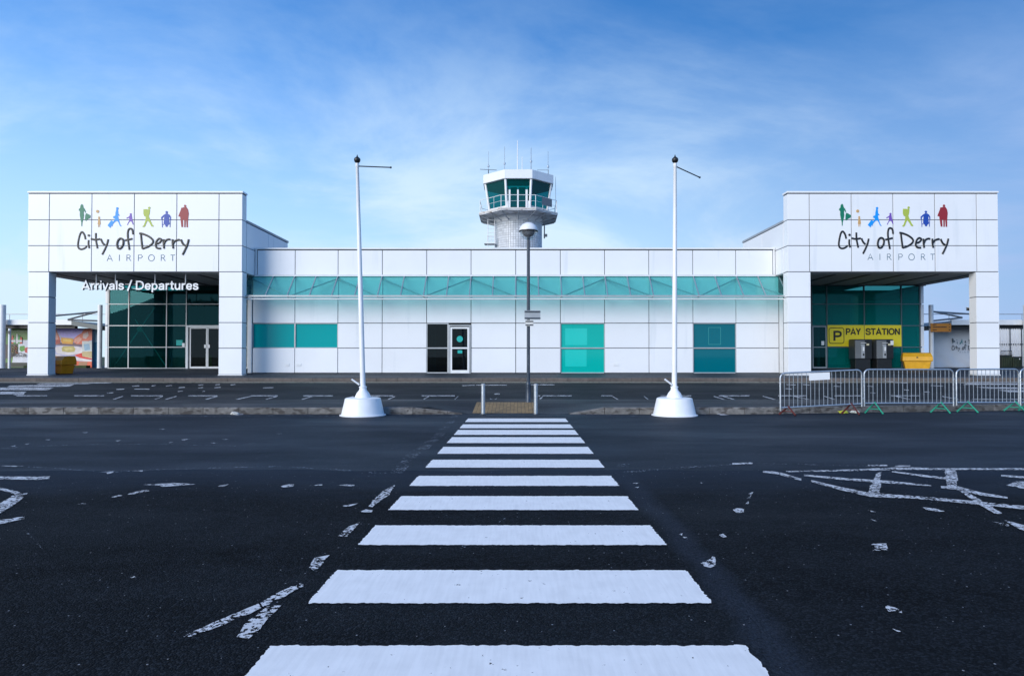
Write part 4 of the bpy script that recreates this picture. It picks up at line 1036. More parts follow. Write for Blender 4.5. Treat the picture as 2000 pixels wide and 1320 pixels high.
for i in range(8):
    j = (i + 1) % 8
    gp.face([(tx + wb[i][0], DT + wb[i][1], zg0 + .42), (tx + wb[j][0], DT + wb[j][1], zg0 + .42), (tx + wt[j][0], DT + wt[j][1], zr0), (tx + wt[i][0], DT + wt[i][1], zr0)])
gp.build('cab_glazing', M['cab_glass'], ct)
ml = MB()
for i in range(8):
    a = Vector((tx + wb[i][0], DT + wb[i][1], zg0)); b = Vector((tx + wt[i][0], DT + wt[i][1], zr0 + .02))
    ml.tube([a, b], .10, 8)
ml.build('cab_mullion', M['white_metal'], ct)
sp = MB()
for i in range(8):                             # low panels under the glass, open at the front for the doors
    if i == 0: continue
    j = (i + 1) % 8
    a, b = wb[i], wb[j]
    sp.loft([[(tx + a[0]*1.005, DT + a[1]*1.005, zg0), (tx + b[0]*1.005, DT + b[1]*1.005, zg0), (tx + b[0]*.96, DT + b[1]*.96, zg0), (tx + a[0]*.96, DT + a[1]*.96, zg0)],
             [(tx + a[0]*1.02, DT + a[1]*1.02, zg0 + .42), (tx + b[0]*1.02, DT + b[1]*1.02, zg0 + .42), (tx + b[0]*.96, DT + b[1]*.96, zg0 + .42), (tx + a[0]*.96, DT + a[1]*.96, zg0 + .42)]])
sp.build('cab_apron', M['white_metal'], ct)
inn = MB(); inn.loft([ring(wt, zr0 - .06, .97), ring(wt, zr0 - .01, .97)]); inn.build('cab_ceiling', M['darkgrey'], ct)
inn = MB(); inn.box(tx - 1.5, tx + 1.5, DT - .6, DT + 1.2, zg0, zg0 + .75); inn.box(tx + .6, tx + 1.15, DT - .2, DT + .4, zg0 + .75, zr0 - .05); inn.build('control_desk', M['dark'], ct)
yfd = DT - 2.32
dz1 = ZP(367, yfd)
dfm = MB()
for px0, px1 in ((993.5, 997), (1010, 1013), (1026.5, 1030.5)): dfm.box(XP(px0, yfd), XP(px1, yfd), yfd - .16, yfd - .06, zg0, dz1)
dfm.box(XP(990, yfd), XP(1036, yfd), yfd - .165, yfd - .055, dz1, dz1 + .10)
do = dfm.build('gallery_door', M['white_metal'], ct)
for px0, px1 in ((997, 1010), (1013, 1026.5)): MB().box(XP(px0, yfd), XP(px1, yfd), yfd - .12, yfd - .10, zg0 + .05, dz1).build('pane', M['cab_glass'], do)
dsd = MB(); dsd.box(XP(988.5, yfd), XP(993, yfd), yfd - .12, yfd - .08, zg0, zg0 + .75); dsd.box(XP(1031, yfd), XP(1036.5, yfd), yfd - .12, yfd - .08, zg0, zg0 + .75)
dsd.build('door_side_panel', M['white_metal'], do)
gal = octo(3.26, 1.42, 3.45, 1.5)
MB().loft([ring(gal, zg0 - .12), ring(gal, zg0)]).build('gallery_floor', mat('gallery_edge', (0.62, 0.60, 0.58), 0.6, var=0.1, stain=((0.25, 0.12, 0.06), 2.5, 0.56, (1, 1, 3), 0.8)), ct)
M['under'] = mat('gallery_underside', (0.66, 0.67, 0.69), 0.6, var=0.35, vscale=1.5, stain=((0.16, 0.09, 0.05), 1.8, 0.58, (1, 1, 1), 0.7))
MB().loft([ring(gal, zg0 - .20, .99), ring(gal, zg0 - .123, .99)]).build('gallery_soffit', M['under'], ct)
for i in range(8):
    for t in (0, .5):
        a, b = gal[i], gal[(i + 1) % 8]; x, y = a[0] + (b[0]-a[0])*t, a[1] + (b[1]-a[1])*t
        q = math.hypot(x, y); k0 = 2.03 / q
        MB().tube([(tx + x*k0, DT + y*k0, zg0 - .62), (tx + x*.95, DT + y*.95, zg0 - .24)], .05, 6).build('gallery_bracket', M['gallery_grey'], ct)
rl = MB()
for i in range(8):
    a, b = gal[i], gal[(i + 1) % 8]
    for h in (.55, 1.02):
        rl.tube([(tx + a[0]*.97, DT + a[1]*.97, zg0 + h), (tx + b[0]*.97, DT + b[1]*.97, zg0 + h)], .024 if h > 1 else .012, 8)
    n = 3 if i % 2 else 2
    for k in range(n):
        t = k / n; x, y = a[0] + (b[0]-a[0])*t, a[1] + (b[1]-a[1])*t
        rl.tube([(tx + x*.97, DT + y*.97, zg0), (tx + x*.97, DT + y*.97, zg0 + 1.02)], .024 if k == 0 else .014, 8)
rl.build('railing', M['white_metal'], ct)
lv = MB()
a, b = gal[1], gal[2]
p = lambda t, h: (tx + (a[0] + (b[0]-a[0])*t)*.985, DT + (a[1] + (b[1]-a[1])*t)*.985, zg0 + h)
lv.face([p(.28, .35), p(.75, .35), p(.75, 1.0), p(.28, 1.0)]); lv.build('railing_screen', M['midgrey'], ct)
rs = 2.0
zs1 = zg0 - .64
MB().lathe((tx, DT, 0), [(rs + .03, zg0 - .66), (rs + .06, zg0 - .62), (rs + .06, zg0 - .21)], 48).build('shaft_collar', M['white_metal'], ct, smooth=True)
MB().lathe((tx, DT, 0), [(rs - .03, .85), (rs - .03, zs1)], 64).build('shaft', M['gallery_grey'], ct, smooth=True)
tl = MB(); ncol = 60; zh = .19
for k in range(ncol):
    a0, a1 = 2*math.pi*(k + .08)/ncol, 2*math.pi*(k + .92)/ncol
    z = 5.8
    while z < zs1 - .1:
        q = []
        for zz in (z + .012, z + zh - .012):
            q.append([(tx + r*math.cos(t), DT + r*math.sin(t), zz) for r, t in ((rs - .02, a0), (rs - .02, a1), (rs + .012, a1), (rs + .012, a0))])
        tl.loft(q); z += zh
tl.build('shaft_tiles', M['tile'], ct)
ld = MB()
lx_ = tx - 2.25
for dxx in (-.28, .28): ld.tube([(lx_ + dxx, DT - 1.15, 6.0), (lx_ + dxx, DT - 1.15, zg0 - .3)], .03, 6)
z = 6.2
while z < zg0 - .4: ld.tube([(lx_ - .28, DT - 1.15, z), (lx_ + .28, DT - 1.15, z)], .02, 6); z += .35
ld.build('ladder', M['white_metal'], ct)
pf = MB(); zz = ZP(476, 54)
pf.box(XP(946, 54), XP(968, 54), 53.6, 54.6, zz - .05, zz)
for h in (.3, .58): pf.tube([(XP(952, 54), 53.65, zz + h), (XP(968, 54), 53.65, zz + h)], .022, 6)
for x in (952, 960, 967): pf.tube([(XP(x, 54), 53.65, zz), (XP(x, 54), 53.65, zz + .58)], .022, 6)
pf.build('service_platform', M['white_metal'], ct)
dp = MB(); dp.tube([P(1063.3, 441, 54.8), P(1063.3, 466, 54.8)], .05, 8); dp.box(P(1062, 460, 54.6).x, P(1069, 460, 54.6).x, 54.6, 54.8, ZP(462, 54.6), ZP(457, 54.6)); dp.build('drain_pipe', M['midgrey'], ct)
def antenna(px, y0, y1, d, r=.02, tip=None, mat_=None, dot=None):
    m = MB(); m.tube([P(px, y0, d), P(px, y1, d)], r, 6, r1=r * .6)
    if dot:
        q = P(px, dot, d); m.lathe((q.x, q.y, q.z - .1), [(.02, 0), (.09, .04), (.09, .17), (.02, .22)], 10)
    return m.build('antenna', mat_ or M['steel'], ct)
antenna(1010.8, 334, 275, 53.5, .05, mat_=M['white_metal'])
antenna(1019.8, 334, 306, 53.5, .035, mat_=M['white_metal'])
antenna(954, 345, 296, 54.2, .03, dot=325); antenna(985.5, 334, 287, 53.2, .03, dot=320)
antenna(1037.3, 334, 289, 53.2, .045, dot=316); antenna(1070.5, 342, 296, 54.2, .03, dot=326)
m = MB(); m.tube([P(937.5, 331, 54.2), P(970, 332.5, 54.2)], .022, 6); m.tube([P(954, 332, 54.2), P(954, 345, 54.2)], .035, 6); m.build('antenna', M['darkgrey'], ct)
m = MB(); m.tube([P(1049, 332.5, 54.2), P(1071.5, 332.5, 54.2)], .02, 6); m.tube([P(1070.8, 332, 54.2), P(1070.8, 345, 54.2)], .03, 6); m.build('antenna', M['midgrey'], ct)
m = MB(); m.tube([P(1085, 345, 54.4), P(1085.5, 400, 54.4)], .02, 6); m.build('antenna', M['steel'], ct)

# ------------------------------------------------------------------ flagpoles
def flagpole(px, lean, arm_vec, label, hang):
    g = G(px, 810); b = Vector((g.x, 16.75, 0))
    t = thing('flagpole', label, 'flagpole', tuple(b), 'bare flagpoles either side of the crossing')
    MB().lathe(b, [(.585, 0.0), (.585, .02), (.54, .035), (.455, .41), (.445, .44), (.40, .455), (.05, .46)], 48).build('base', M['white_base'], t, smooth=True)
    MB().lathe(b + Vector((0, 0, .45)), [(.205, 0), (.195, .04), (.16, .12), (.095, .20), (.085, .26), (.10, .265), (.10, .29), (.07, .30)], 32).build('base_collar', M['white_base'], t, smooth=True)
    top = b + Vector((lean[0], lean[1], 6.50))
    ln = (lean[0] / 5.8, lean[1] / 5.8)
    MB().lathe(b + Vector((0, 0, .70)), [(.068, 0), (.065, 1.5), (.053, 4.0), (.040, 5.70), (.047, 5.71), (.047, 5.80)], 20, lean=ln).build('pole', M['white_pole'], t, smooth=True)
    MB().lathe(top, [(.02, 0), (.07, .04), (.085, .09), (.075, .13), (.03, .165), (.02, .18), (.005, .23)], 20).build('finial', M['dark'], t, smooth=True)
    a0 = top + Vector((0, 0, -.07))
    MB().tube([a0, a0 + Vector(arm_vec)], .016, 8).build('arm', M['darkgrey'], t, smooth=True)
    e = a0 + Vector(arm_vec); MB().tube([e + Vector((-.02, 0, 0)), e + Vector((.02, 0, 0))], .026, 8).build('arm_cap', M['darkgrey'], t)
    MB().tube([b + Vector((-.08, -.06, .79)), b + Vector((-.27, -.10, .93))], .022, 8).build('winch_handle', M['white_pole'], t, smooth=True)
    return t
flagpole(711, (-.17, 0.0), (.86, .05, -.02), 'white flagpole with a level top arm, leaning slightly left in its round white base', 0)
flagpole(1315, (.04, 0.0), (.79, .55, -.14), 'upright white flagpole with a drooping top arm, nearer the metal barriers', 0)

# ------------------------------------------------------------------ street lamp
d = 19.15; lxp = XP(1032, d)
lz = iz(lxp, d)
lp = thing('street_lamp', 'dark slim lamp post with a white domed top on the traffic island', 'street lamp', (lxp, d, lz))
MB().lathe((lxp, d, lz - .02), [(.09, 0), (.09, .03), (.075, .05), (.072, .52), (.078, .55), (.055, .60), (.048, .62)], 20).build('base', M['lamp_pole'], lp, smooth=True)
ztop = ZP(458, d)
MB().lathe((lxp, d, 0), [(.05, lz + .58), (.046, ztop)], 16).build('pole', M['lamp_pole'], lp, smooth=True)
zd = ZP(450, d)
MB().lathe((lxp, d, zd), [(.275, -.015), (.275, .02), (.262, .05), (.235, .11), (.18, .17), (.10, .215), (.03, .23)], 36).build('dome', M['white_metal'], lp, smooth=True)
MB().lathe((lxp, d, zd - .05), [(.265, .0), (.285, .01), (.285, .035), (.27, .04)], 36).build('rim', M['dark'], lp, smooth=True)
MB().lathe((lxp, d, zd - .26), [(.10, 0), (.18, .05), (.235, .13), (.255, .205)], 36).build('bowl', M['bowl_glass'], lp, smooth=True)
MB().lathe((lxp, d, zd - .19), [(.07, 0), (.13, .03), (.18, .09), (.19, .14)], 24).build('lamp_unit', M['darkgrey'], lp, smooth=True)
def lampsign(px0, px1, py0, py1, rot, name):
    m = MB(); x0, x1, z0, z1 = XP(px0, d) - lxp, XP(px1, d) - lxp, ZP(py1, d), ZP(py0, d)
    m.box(x0, x1, -.085, -.075, z0, z1)
    m.move(Matrix.Translation((lxp, d, 0)) @ Matrix.Rotation(rot, 4, 'Z'))
    o = m.build(name, M['alu'], lp)
    m = MB(); m.box(x0, x1, -.115, -.085, z1 - .05, z1 - .02); m.box(x0, x1, -.115, -.085, z0 + .02, z0 + .05); m.box(-.06, .06, -.075, .06, z1 - .05, z1 - .02); m.box(-.06, .06, -.075, .06, z0 + .02, z0 + .05)
    m.move(Matrix.Translation((lxp, d, 0)) @ Matrix.Rotation(rot, 4, 'Z'))
    m.build('bracket', M['lamp_pole'], o)
lampsign(1024, 1055, 606.5, 624, R(4), 'sign_back'); lampsign(1027.5, 1043, 625.5, 637, R(-12), 'sign_back')

# ------------------------------------------------------------------ bollards
def bollard_proto():
    x, y = XP(943.8, 16.95), 16.95
    t = thing('bollard', 'grey metal bollard at the end of the zebra crossing, away from the lamp post', 'bollard', (x, y, 0), 'bollards at the crossing')
    MB().lathe((x, y, -.02), [(.052, 0), (.052, .77)], 20).build('post', M['steel'], t, smooth=True)
    MB().lathe((x, y, .75), [(.056, 0), (.056, .03), (.04, .05), (.01, .055)], 20).build('cap', M['alu'], t, smooth=True)
    MB().lathe((x, y, .004), [(.075, 0), (.075, .012), (.055, .02)], 20).build('base_flange', M['darkgrey'], t, smooth=True)
    return t
bo = bollard_proto()
copy_thing(bo, (XP(1046.3, 16.95), 16.95, 0), 0, 'grey metal bollard at the end of the zebra crossing, in front of the lamp post')

# ------------------------------------------------------------------ crowd barriers
def barrier(x0, y0, x1, y1, z0, z1, ztop0, ztop1, label, foot_m, foot_at, notice=False, nbar=19):
    a, b = Vector((x0, y0, 0)), Vector((x1, y1, 0)); u = (b - a).normalized(); n = Vector((-u.y, u.x, 0)); L = (b - a).length
    t = thing('crowd_barrier', label, 'barrier', tuple((a + b) / 2), 'metal crowd barriers along the kerb')
    def Q(s, f):                               # along, and up the frame (0 bottom rail, 1 top rail)
        p = a.lerp(b, s / L); zb = z0 + (z1 - z0)*s/L; zt_ = ztop0 + (ztop1 - ztop0)*s/L
        return Vector((p.x, p.y, zb + (zt_ - zb)*f))
    r = .13; rr = .021; rz = r / (ztop0 - z0)
    pts = [Q(0, -.09), Q(0, 1 - rz)] + [Q(r - r*math.cos(R(k*22.5)), 1 - rz + rz*math.sin(R(k*22.5))) for k in range(1, 5)]
    pts += [Q(L - r + r*math.sin(R(k*22.5)), 1 - rz + rz*math.cos(R(k*22.5))) for k in range(0, 5)] + [Q(L, -.09)]
    fo = MB().tube(pts, rr, 10).build('frame', M['steel'], t, smooth=True)
    MB().tube([Q(0, 0), Q(L, 0)], .017, 8).build('bottom_rail', M['steel'], fo, smooth=True)
    for k in range(1, nbar):
        s = L*k/nbar + random.uniform(-.006, .006); e = s + random.uniform(-.012, .012)
        MB().tube([Q(s, .0), Q(e, 1.0)], .0085, 6).build('bar', M['steel'], t, smooth=True)
    for s in foot_at:
        p = Q(s, 0); m = MB()
        zc = p.z + .02
        fr_, bk_ = p - n*.24 + u*.05, p + n*.24 - u*.12
        zf = 0.018
        zk = 0.185 if bk_.y > kd(bk_.x) - .02 else 0.018
        m.tube([(fr_.x, fr_.y, zf), (p.x, p.y, zc), (bk_.x, bk_.y, zk)], .027, 8)
        m.tube([((fr_.x*.6 + p.x*.4), (fr_.y*.6 + p.y*.4), zf*.6 + zc*.4), ((bk_.x*.6 + p.x*.4), (bk_.y*.6 + p.y*.4), zk*.6 + zc*.4)], .012, 8)
        m.build('foot', foot_m, t, smooth=True)
    for s in (0, L):
        for f in (.15, .72):
            p = Q(s, f); q = p + u*(.035 if s else -.035); MB().tube([p, q], .014, 8).build('hook', M['steel'], t)
    if notice:
        s0 = L * .345; s1 = L * .60; m = MB()
        pp = [Q(s0, .97), Q(s1, .97), Q(s1, .76), Q(s0, .75)]
        off = -n*.024
        m.face([tuple(p + off) for p in pp]); m.face([tuple(p + off + n*.004) for p in pp]); m.build('notice_sheet', M['paper'], t)
    return t
def bx(px, y): return XP(px, y, 760)
A = [(bx(1524, 16.7), 16.7), (bx(1683, 16.95), 16.95)]
barrier(*A[0], *A[1], .198, .285, 1.08, 1.165, 'galvanised barrier with red feet and a white notice sheet tied on', M['red_foot'], (.22, 1.95), notice=True)
B = [(bx(1688, 17.05), 17.05), (bx(1862, 17.35), 17.35)]
barrier(*B[0], *B[1], .29, .275, 1.17, 1.165, 'galvanised barrier with green feet between the red footed barrier and the cut off ones', M['green_foot'], (.30, 2.2), nbar=21)
C_ = [(bx(1868, 17.4), 17.4), (bx(1989.5, 17.85), 17.85)]
barrier(*C_[0], *C_[1], .285, .255, 1.165, 1.165, 'narrow looking galvanised barrier with green feet before the outer white column', M['green_foot'], (.38, 1.95), nbar=15)
E = [(bx(1993, 17.85), 17.85), (bx(1993, 17.85) + 2.2, 18.2)]
barrier(*E[0], *E[1], .25, .25, 1.17, 1.17, 'galvanised barrier cut off by the edge of the photo', M['green_foot'], (.3, 1.9))

# ------------------------------------------------------------------ pay machines
def pay_machine(px0, px1, label, sticker):
    d = 35.6; x0, x1 = XP(px0, d), XP(px1, d); zb = pz(d); t_ = ZP(663.5, d); zm = ZP(701, d)
    t = thing('pay_machine', label, 'pay machine', ((x0 + x1)/2, d + .3, zb), 'parking pay machines under the yellow sign')
    w = x1 - x0; xm = x0 + w*.58
    MB().box(x0 + .05, x1 - .06, d + .05, d + .62, zb, zm).build('plinth', M['dark'], t, bevel=.02)
    MB().box(x0, x1, d, d + .68, zm + .004, t_).build('cabinet', M['darkgrey'], t, bevel=.025)
    dr = MB().box(x0 + .015, xm - .01, d - .022, d - .002, zm + .03, t_ - .03).build('door', M['midgrey'], t, bevel=.008)
    MB().box(x0 + w*.36, xm - .02, d - .032, d - .023, zm + .05, t_ - .30).build('control_strip', M['alu'], dr)
    MB().box(x0 + w*.44, xm - .04, d - .042, d - .033, zm + .44, zm + .66).build('screen', M['paper'], dr, bevel=.004)
    MB().box(x0 + w*.44, xm - .05, d - .044, d - .033, zm + .18, zm + .30).build('ticket_slot', M['dark'], dr, bevel=.004)
    MB().box(x0 + w*.33, xm + w*.06, d - .05, d - .023, zm + .86, zm + .885).build('shelf_light', M['alu_white'], dr)
    MB().box(x0 + w*.33, xm - .03, d - .04, d - .023, zm + .74, zm + .79).build('coin_plate', M['alu'], dr)
    MB().box(xm + .01, x1 - .015, d - .014, d - .002, zm + .03, t_ - .03).build('side_panel', M['dark'], t, bevel=.006)
    MB().box(xm + w*.09, xm + w*.24, d - .024, d - .015, zm + .74, zm + .84).build('label_plate', mat('cream_label', (0.62, 0.58, 0.40), 0.5), t)
    if sticker: MB().box(x1 - w*.19, x1 - .01, d - .024, d - .015, zm + .76, t_ - .05).build('notice', M['paper'], t)
    MB().box(x0 + .01, x1 - .01, d + .01, d + .66, t_ + .003, t_ + .03).build('lid', M['dark'], t, bevel=.01)
    return t
pay_machine(1669, 1702.5, 'dark pay machine under the word PAY, without a white notice', False)
pay_machine(1711, 1744.5, 'dark pay machine with a white notice on its upper corner', True)

# ------------------------------------------------------------------ grit bins
def grit_bin(loc, rot, label, s=1.0, gm=None):
    gm = gm or M['grit_yellow']
    t = thing('grit_bin', label, 'grit bin', loc, 'yellow grit bins')
    O = Vector(loc)
    def rect(hx, y0, y1, z): return [tuple(O + Vector(p)*s) for p in ((-hx, y0, z), (hx, y0, z), (hx, y1, z), (-hx, y1, z))]
    MB().loft([rect(.52, -.30, .30, 0), rect(.60, -.36, .34, .40), rect(.61, -.365, .345, .425)]).build('body', gm, t, bevel=.025)
    ld = MB().loft([rect(.655, -.41, .37, .43), rect(.67, -.43, .38, .47), rect(.66, -.42, .38, .66), rect(.61, -.18, .36, .85), rect(.59, .02, .34, .875)]).build('lid', gm, t, bevel=.03)
    for x in (-.24, .12): MB().box(O.x + s*x, O.x + s*(x + .11), O.y - s*.335, O.y - s*.27, O.z + .004, O.z + s*.055).build('fork_slot', M['dark'], t)
    MB().box(O.x - s*.06, O.x + s*.02, O.y - s*.432, O.y - s*.40, O.z + s*.60, O.z + s*.66).build('hasp', M['dark'], ld)
    t.rotation_euler = (0, 0, rot)
    return t
d = 35.5; x = XP(1789, d); grit_bin((x, d, pz(d)), R(-24), 'bright yellow grit bin beside the pay machines', 1.06)
d = 32.2; x = XP(117, d); grit_bin((x, d, pz(d)), R(-16), 'yellow grit bin with shade in its colour, half hidden behind the outer left column', 1.0, mat('shaded_yellow_plastic', (0.72, 0.25, 0.008), 0.45, var=0.12, vscale=5, bump=0.08, bscale=30))  # same yellow plastic as the other bin, its shade mixed into the colour

# ------------------------------------------------------------------ covered walkways
def walkway(side, label):
    s = -1 if side == 'l' else 1
    D = 38.0
    px = (lambda p: p) if s < 0 else (lambda p: 2 * 1011 - p)
    pc = 201 if side == 'l' else 1813
    xp = XP(pc, D)
    zb = ZP(634.5, D); zt2 = ZP(624.5, D)
    t = thing('walkway_canopy', label, 'walkway canopy', (xp, D, .85), 'covered walkways beside the terminal')
    x_in = XP(140, D) if side == 'l' else XP(1858, D)
    x_out = x_in + s*22
    MB().box(x_in, x_out, D, D + .12, zb, zt2).build('fascia', M['white_metal'], t, bevel=.01)
    MB().box(x_in, x_out, D + .125, D + 3.6, zb + .12, zb + .24).build('roof', M['darkgrey'], t)
    MB().box(x_in, x_out, D + .3, D + .55, zb - .19, zb + .11).build('beam', M['dark'], t)
    # sloping end piece that comes down to the post
    e = MB(); xa, xb = x_in - s*.01, xp + s*.05
    zi = ZP(639.5, D)
    e.loft([[(xa, D - .02, zb - .02), (xa, D + 3.5, zb - .02), (xa, D + 3.5, zt2 - .06), (xa, D - .02, zt2 - .06)], [(xb, D - .02, zi - .17), (xb, D + 3.5, zi - .17), (xb, D + 3.5, zi + .10), (xb, D - .02, zi + .10)]])
    e.build('end_slope', M['midgrey'] if side == 'r' else mat('grey_slope', (0.14, 0.16, 0.16), .5, var=.1), t)
    posts = [xp, xp + s*6.2, xp + s*12.4]
    if side == 'l': posts = [xp, XP(12, D)]
    else: posts = [xp, XP(1998, D)]
    for k, x in enumerate(posts):
        r = .125 if k == 0 else .16
        po = MB().lathe((x, D - .25, pz(D) - .02), [(r + .03, 0), (r + .03, .03), (r, .035), (r, ZP(595.5, D) - pz(D))], 20).build('post', M['white_metal'], t, smooth=True)
        for dy in (.0, 1.6):
            a = Vector((x + s*.12, D - .2 + dy*.1, ZP(608.5, D))); ends = (P(133 if s < 0 else 1879, 624 if s < 0 else 620, D), P(100 if s < 0 else 1899, 617.5 if s < 0 else 613.5, D + 2))
            q = ends[0] if dy == 0 else ends[1]
            q = Vector((x + (q.x - xp), q.y, q.z))
            MB().tube([a, q], .05, 8).build('tie_rod', M['midgrey'] if s > 0 else M['darkgrey'], po, smooth=True)
        a = Vector((x + s*.12, D - .2, ZP(627, D))); q = P(133 if s < 0 else 1879, 624.5 if s < 0 else 620.5, D); q = Vector((x + (q.x - xp), q.y, q.z))
        MB().tube([a, q], .05, 8).build('tie_rod', M['midgrey'] if s > 0 else M['darkgrey'], po, smooth=True)
    rl = MB(); zr = ZP(613.5, D + 3)
    rl.tube([(xp, D + 3, zr), (x_out, D + 3, zr)], .025, 8)
    k = 0
    while k < 9:
        rl.tube([(xp + s*(.9 + k*2.3), D + 3, zb), (xp + s*(.9 + k*2.3), D + 3, zr)], .02, 6); k += 1
    rl.build('roof_rail', M['alu'], t)
    return t
walkway('l', 'white covered walkway with tie rods in front of the advertising panels')
walkway('r', 'white covered walkway with tie rods beside the white hoarding')

# orange direction sign on the right walkway post
d = 37.5
os_ = thing('direction_sign', 'small orange direction sign hanging off the walkway post beside the pay station', 'sign', (XP(1837, d), d, ZP(648, d)))
sg = MB().box(XP(1817, d), XP(1857, d), d - .02, d + .02, ZP(648, d), ZP(631.5, d)).build('panel', M['orange_sign'], os_, bevel=.008)
m = MB()
for y, a, b in ((634.3, 1821, 1828), (638.8, 1821, 1848), (644, 1821, 1829)):
    q = a
    while q < b - 1:
        e = min(b, q + random.uniform(1.6, 3.4)); m.box(XP(q, d), XP(e, d), d - .026, d - .021, ZP(y + .9, d), ZP(y - .9, d)); q = e + .5
for y in (633.5, 638.8, 644.2):
    m.prism([(XP(1852.5, d), ZP(y - 1.2, d)), (XP(1855.5, d), ZP(y, d)), (XP(1852.5, d), ZP(y + 1.2, d))], d - .026, d - .021)
m.build('sign_marks', M['dark'], os_)
MB().box(XP(1811, d), XP(1817, d), d - .02, d + .02, ZP(640, d), ZP(637.6, d)).build('bracket', M['dark'], os_)

# ------------------------------------------------------------------ advertising panels (flat pictures, left)
def pic(parent, D, items, name='picture'):
    mb = None
    for k, (col, poly) in enumerate(items):
        m = MB(); m.prism([(XP(x, D, y), ZP(y, D)) for x, y in poly], D - .004 - .002*k, D + .003)
        m.build(name, pm_(col), parent)
PM = {}
def pm_(c):
    if c not in PM: PM[c] = mat('print_colour', c, 0.4, var=.12, vscale=6)
    return PM[c]
D = 39.4
ap = thing('advertising_panel', 'wide advertising panel picturing two hands holding wraps over plates', 'billboard', (XP(140, D), D, .85), 'advertising panels under the walkway')
MB().box(XP(84, D), XP(180.5, D), D, D + .12, ZP(717, D), ZP(641, D)).build('panel', pm_((.50, .48, .66)), ap)
skin, skin2, pale = (.74, .17, .09), (.80, .38, .28), (.72, .66, .66)
pic(ap, D, [
 ((.48, .40, .85), [(112,642),(162,642),(158,655),(146,659),(122,658),(114,650)]),
 ((.16, .10, .12), [(84,668),(180,670),(180,680),(150,676),(110,674),(84,676)]),
 (skin, [(84,642),(109,642),(113,652),(117,660),(117,671),(108,672),(84,671)]),
 (skin2, [(100,644),(108,643),(112,653),(114,662),(110,666),(102,662)]),
 ((.42, .07, .05), [(106,663),(118,664),(118,671),(107,671)]),
 ((.80, .36, .03), [(120,659),(142,661),(144,664),(142,672),(122,671),(119,666)]),
 ((.88, .55, .10), [(123,661),(140,663),(140,668),(124,667)]),
 (skin, [(166,642),(180,642),(180,664),(172,666),(160,672),(150,672),(144,668),(145,661),(152,655),(160,650)]),
 (skin2, [(146,662),(156,657),(157,661),(149,668),(145,669)]), (skin2, [(152,664),(159,659),(160,663),(154,670),(150,671)]),
 ((.68, .50, .46), [(163,652),(172,648),(174,655),(168,662),(162,660)]),
 (pale, [(106,679),(118,676),(152,677),(164,681),(160,690),(135,694),(112,690)]),
 ((.52, .42, .12), [(121,680),(124,676),(144,676),(148,681),(146,687),(134,688),(122,686)]),
 ((.66, .54, .20), [(125,679),(142,678),(143,683),(128,685)]),
 ((.58, .60, .58), [(161,666),(180,666),(180,700),(161,698)]),
 ((.26, .42, .55), [(164,672),(175,671),(177,683),(166,685)]),
 ((.52, .40, .20), [(161,687),(180,686),(180,699),(161,697)]),
 ((.68, .03, .02), [(146,694),(160,689),(162,696),(180,700),(180,702),(160,700)]),
 (pale, [(108,691),(130,696),(158,699),(180,703),(180,707),(150,704),(124,702),(108,698)]),
 ((.72, .12, .05), [(106,705),(135,703),(158,706),(180,706),(180,719),(168,716.5),(106,716.5)]),
 ((.40, .20, .10), [(155,707),(172,706),(170,715),(154,716)]),
], 'printed_shape')
text_mesh('fibre', 'lettering', M['paper'], ap, XP(150, D) - XP(136.5, D), XP(136.5, D), D - .055, ZP(713.3, D), .004, .01, height=ZP(706.5, D) - ZP(713.3, D), shear=.25)
m = MB()
for x in (88, 176): m.box(XP(x, D), XP(x + 2, D), D + .01, D + .1, .80, ZP(717, D))
m.build('leg', M['darkgrey'], ap)
D = 39.6
bp_ = thing('blue_panel', 'tall plain blue panel between the hands advert and the walkway post', 'panel', (XP(188, D), D, .85))
mbl, N_, L__, b_ = new_mat('blue_print'); b_.inputs['Base Color'].default_value = (.06, .25, .40, 1); b_.inputs['Roughness'].default_value = .35
MB().box(XP(181, D), XP(196.5, D), D, D + .1, .83, ZP(641, D)).build('panel', mbl, bp_, bevel=.006)
MB().box(XP(182, D), XP(195.5, D), D - .006, D - .001, ZP(668, D), ZP(643, D)).build('printed_shape', pm_((.30, .48, .58)), bp_)
D = 39.0
gs = tag(MB().box(XP(60, D), XP(180, D), D - .5, D - .1, .80, ZP(713.5, D)).build('grass_verge', M['ground']), 'strip of green grass under the hands advert', 'grass'); gs['kind'] = 'stuff'
D = 39.2
a2 = thing('advertising_panel', 'green advertising panel of bottles lettered McCa, cut by the outer left column', 'billboard', (XP(20, D), D, .85), 'advertising panels under the walkway')
MB().box(XP(-60, D), XP(66, D), D, D + .12, ZP(727, D), ZP(641, D)).build('panel', pm_((.10, .22, .04)), a2)
it = [((.30, .42, .20), [(-60,645),(66,645),(66,648),(-60,648)]), ((.055, .045, .03), [(-60,673),(34,672),(36,690),(20,700),(-60,700)]), ((.60, .62, .68), [(36,668),(44,664),(66,664),(66,708),(24,708),(26,696),(36,690)]),
      ((.08, .28, .03), [(39,676),(48,675),(50,684),(42,687),(38,683)]), ((.45, .05, .04), [(48,680),(55,677),(55,690),(49,688)]), ((.012, .02, .012), [(-60,708),(66,708),(66,727),(-60,727)]),
      ((.05, .14, .03), [(-60,717),(66,717),(66,727),(-60,727)])]
for k, x in enumerate((20, 25, 29, 34, 38, 42, -6, 1, 7)):
    c = [(.05, .32, .06), (.55, .08, .05), (.07, .30, .08), (.60, .58, .56)][k % 4]
    it.append((c, [(x - 1, 652 + (k % 3) * 3), (x + .8, 652 + (k % 3) * 3), (x + 2, 662), (x + 2, 671), (x - 2.2, 671), (x - 2.2, 662)]))
    it.append(((.62, .62, .64), [(x - 2.2, 664), (x + 2, 664), (x + 2, 668), (x - 2.2, 668)]))
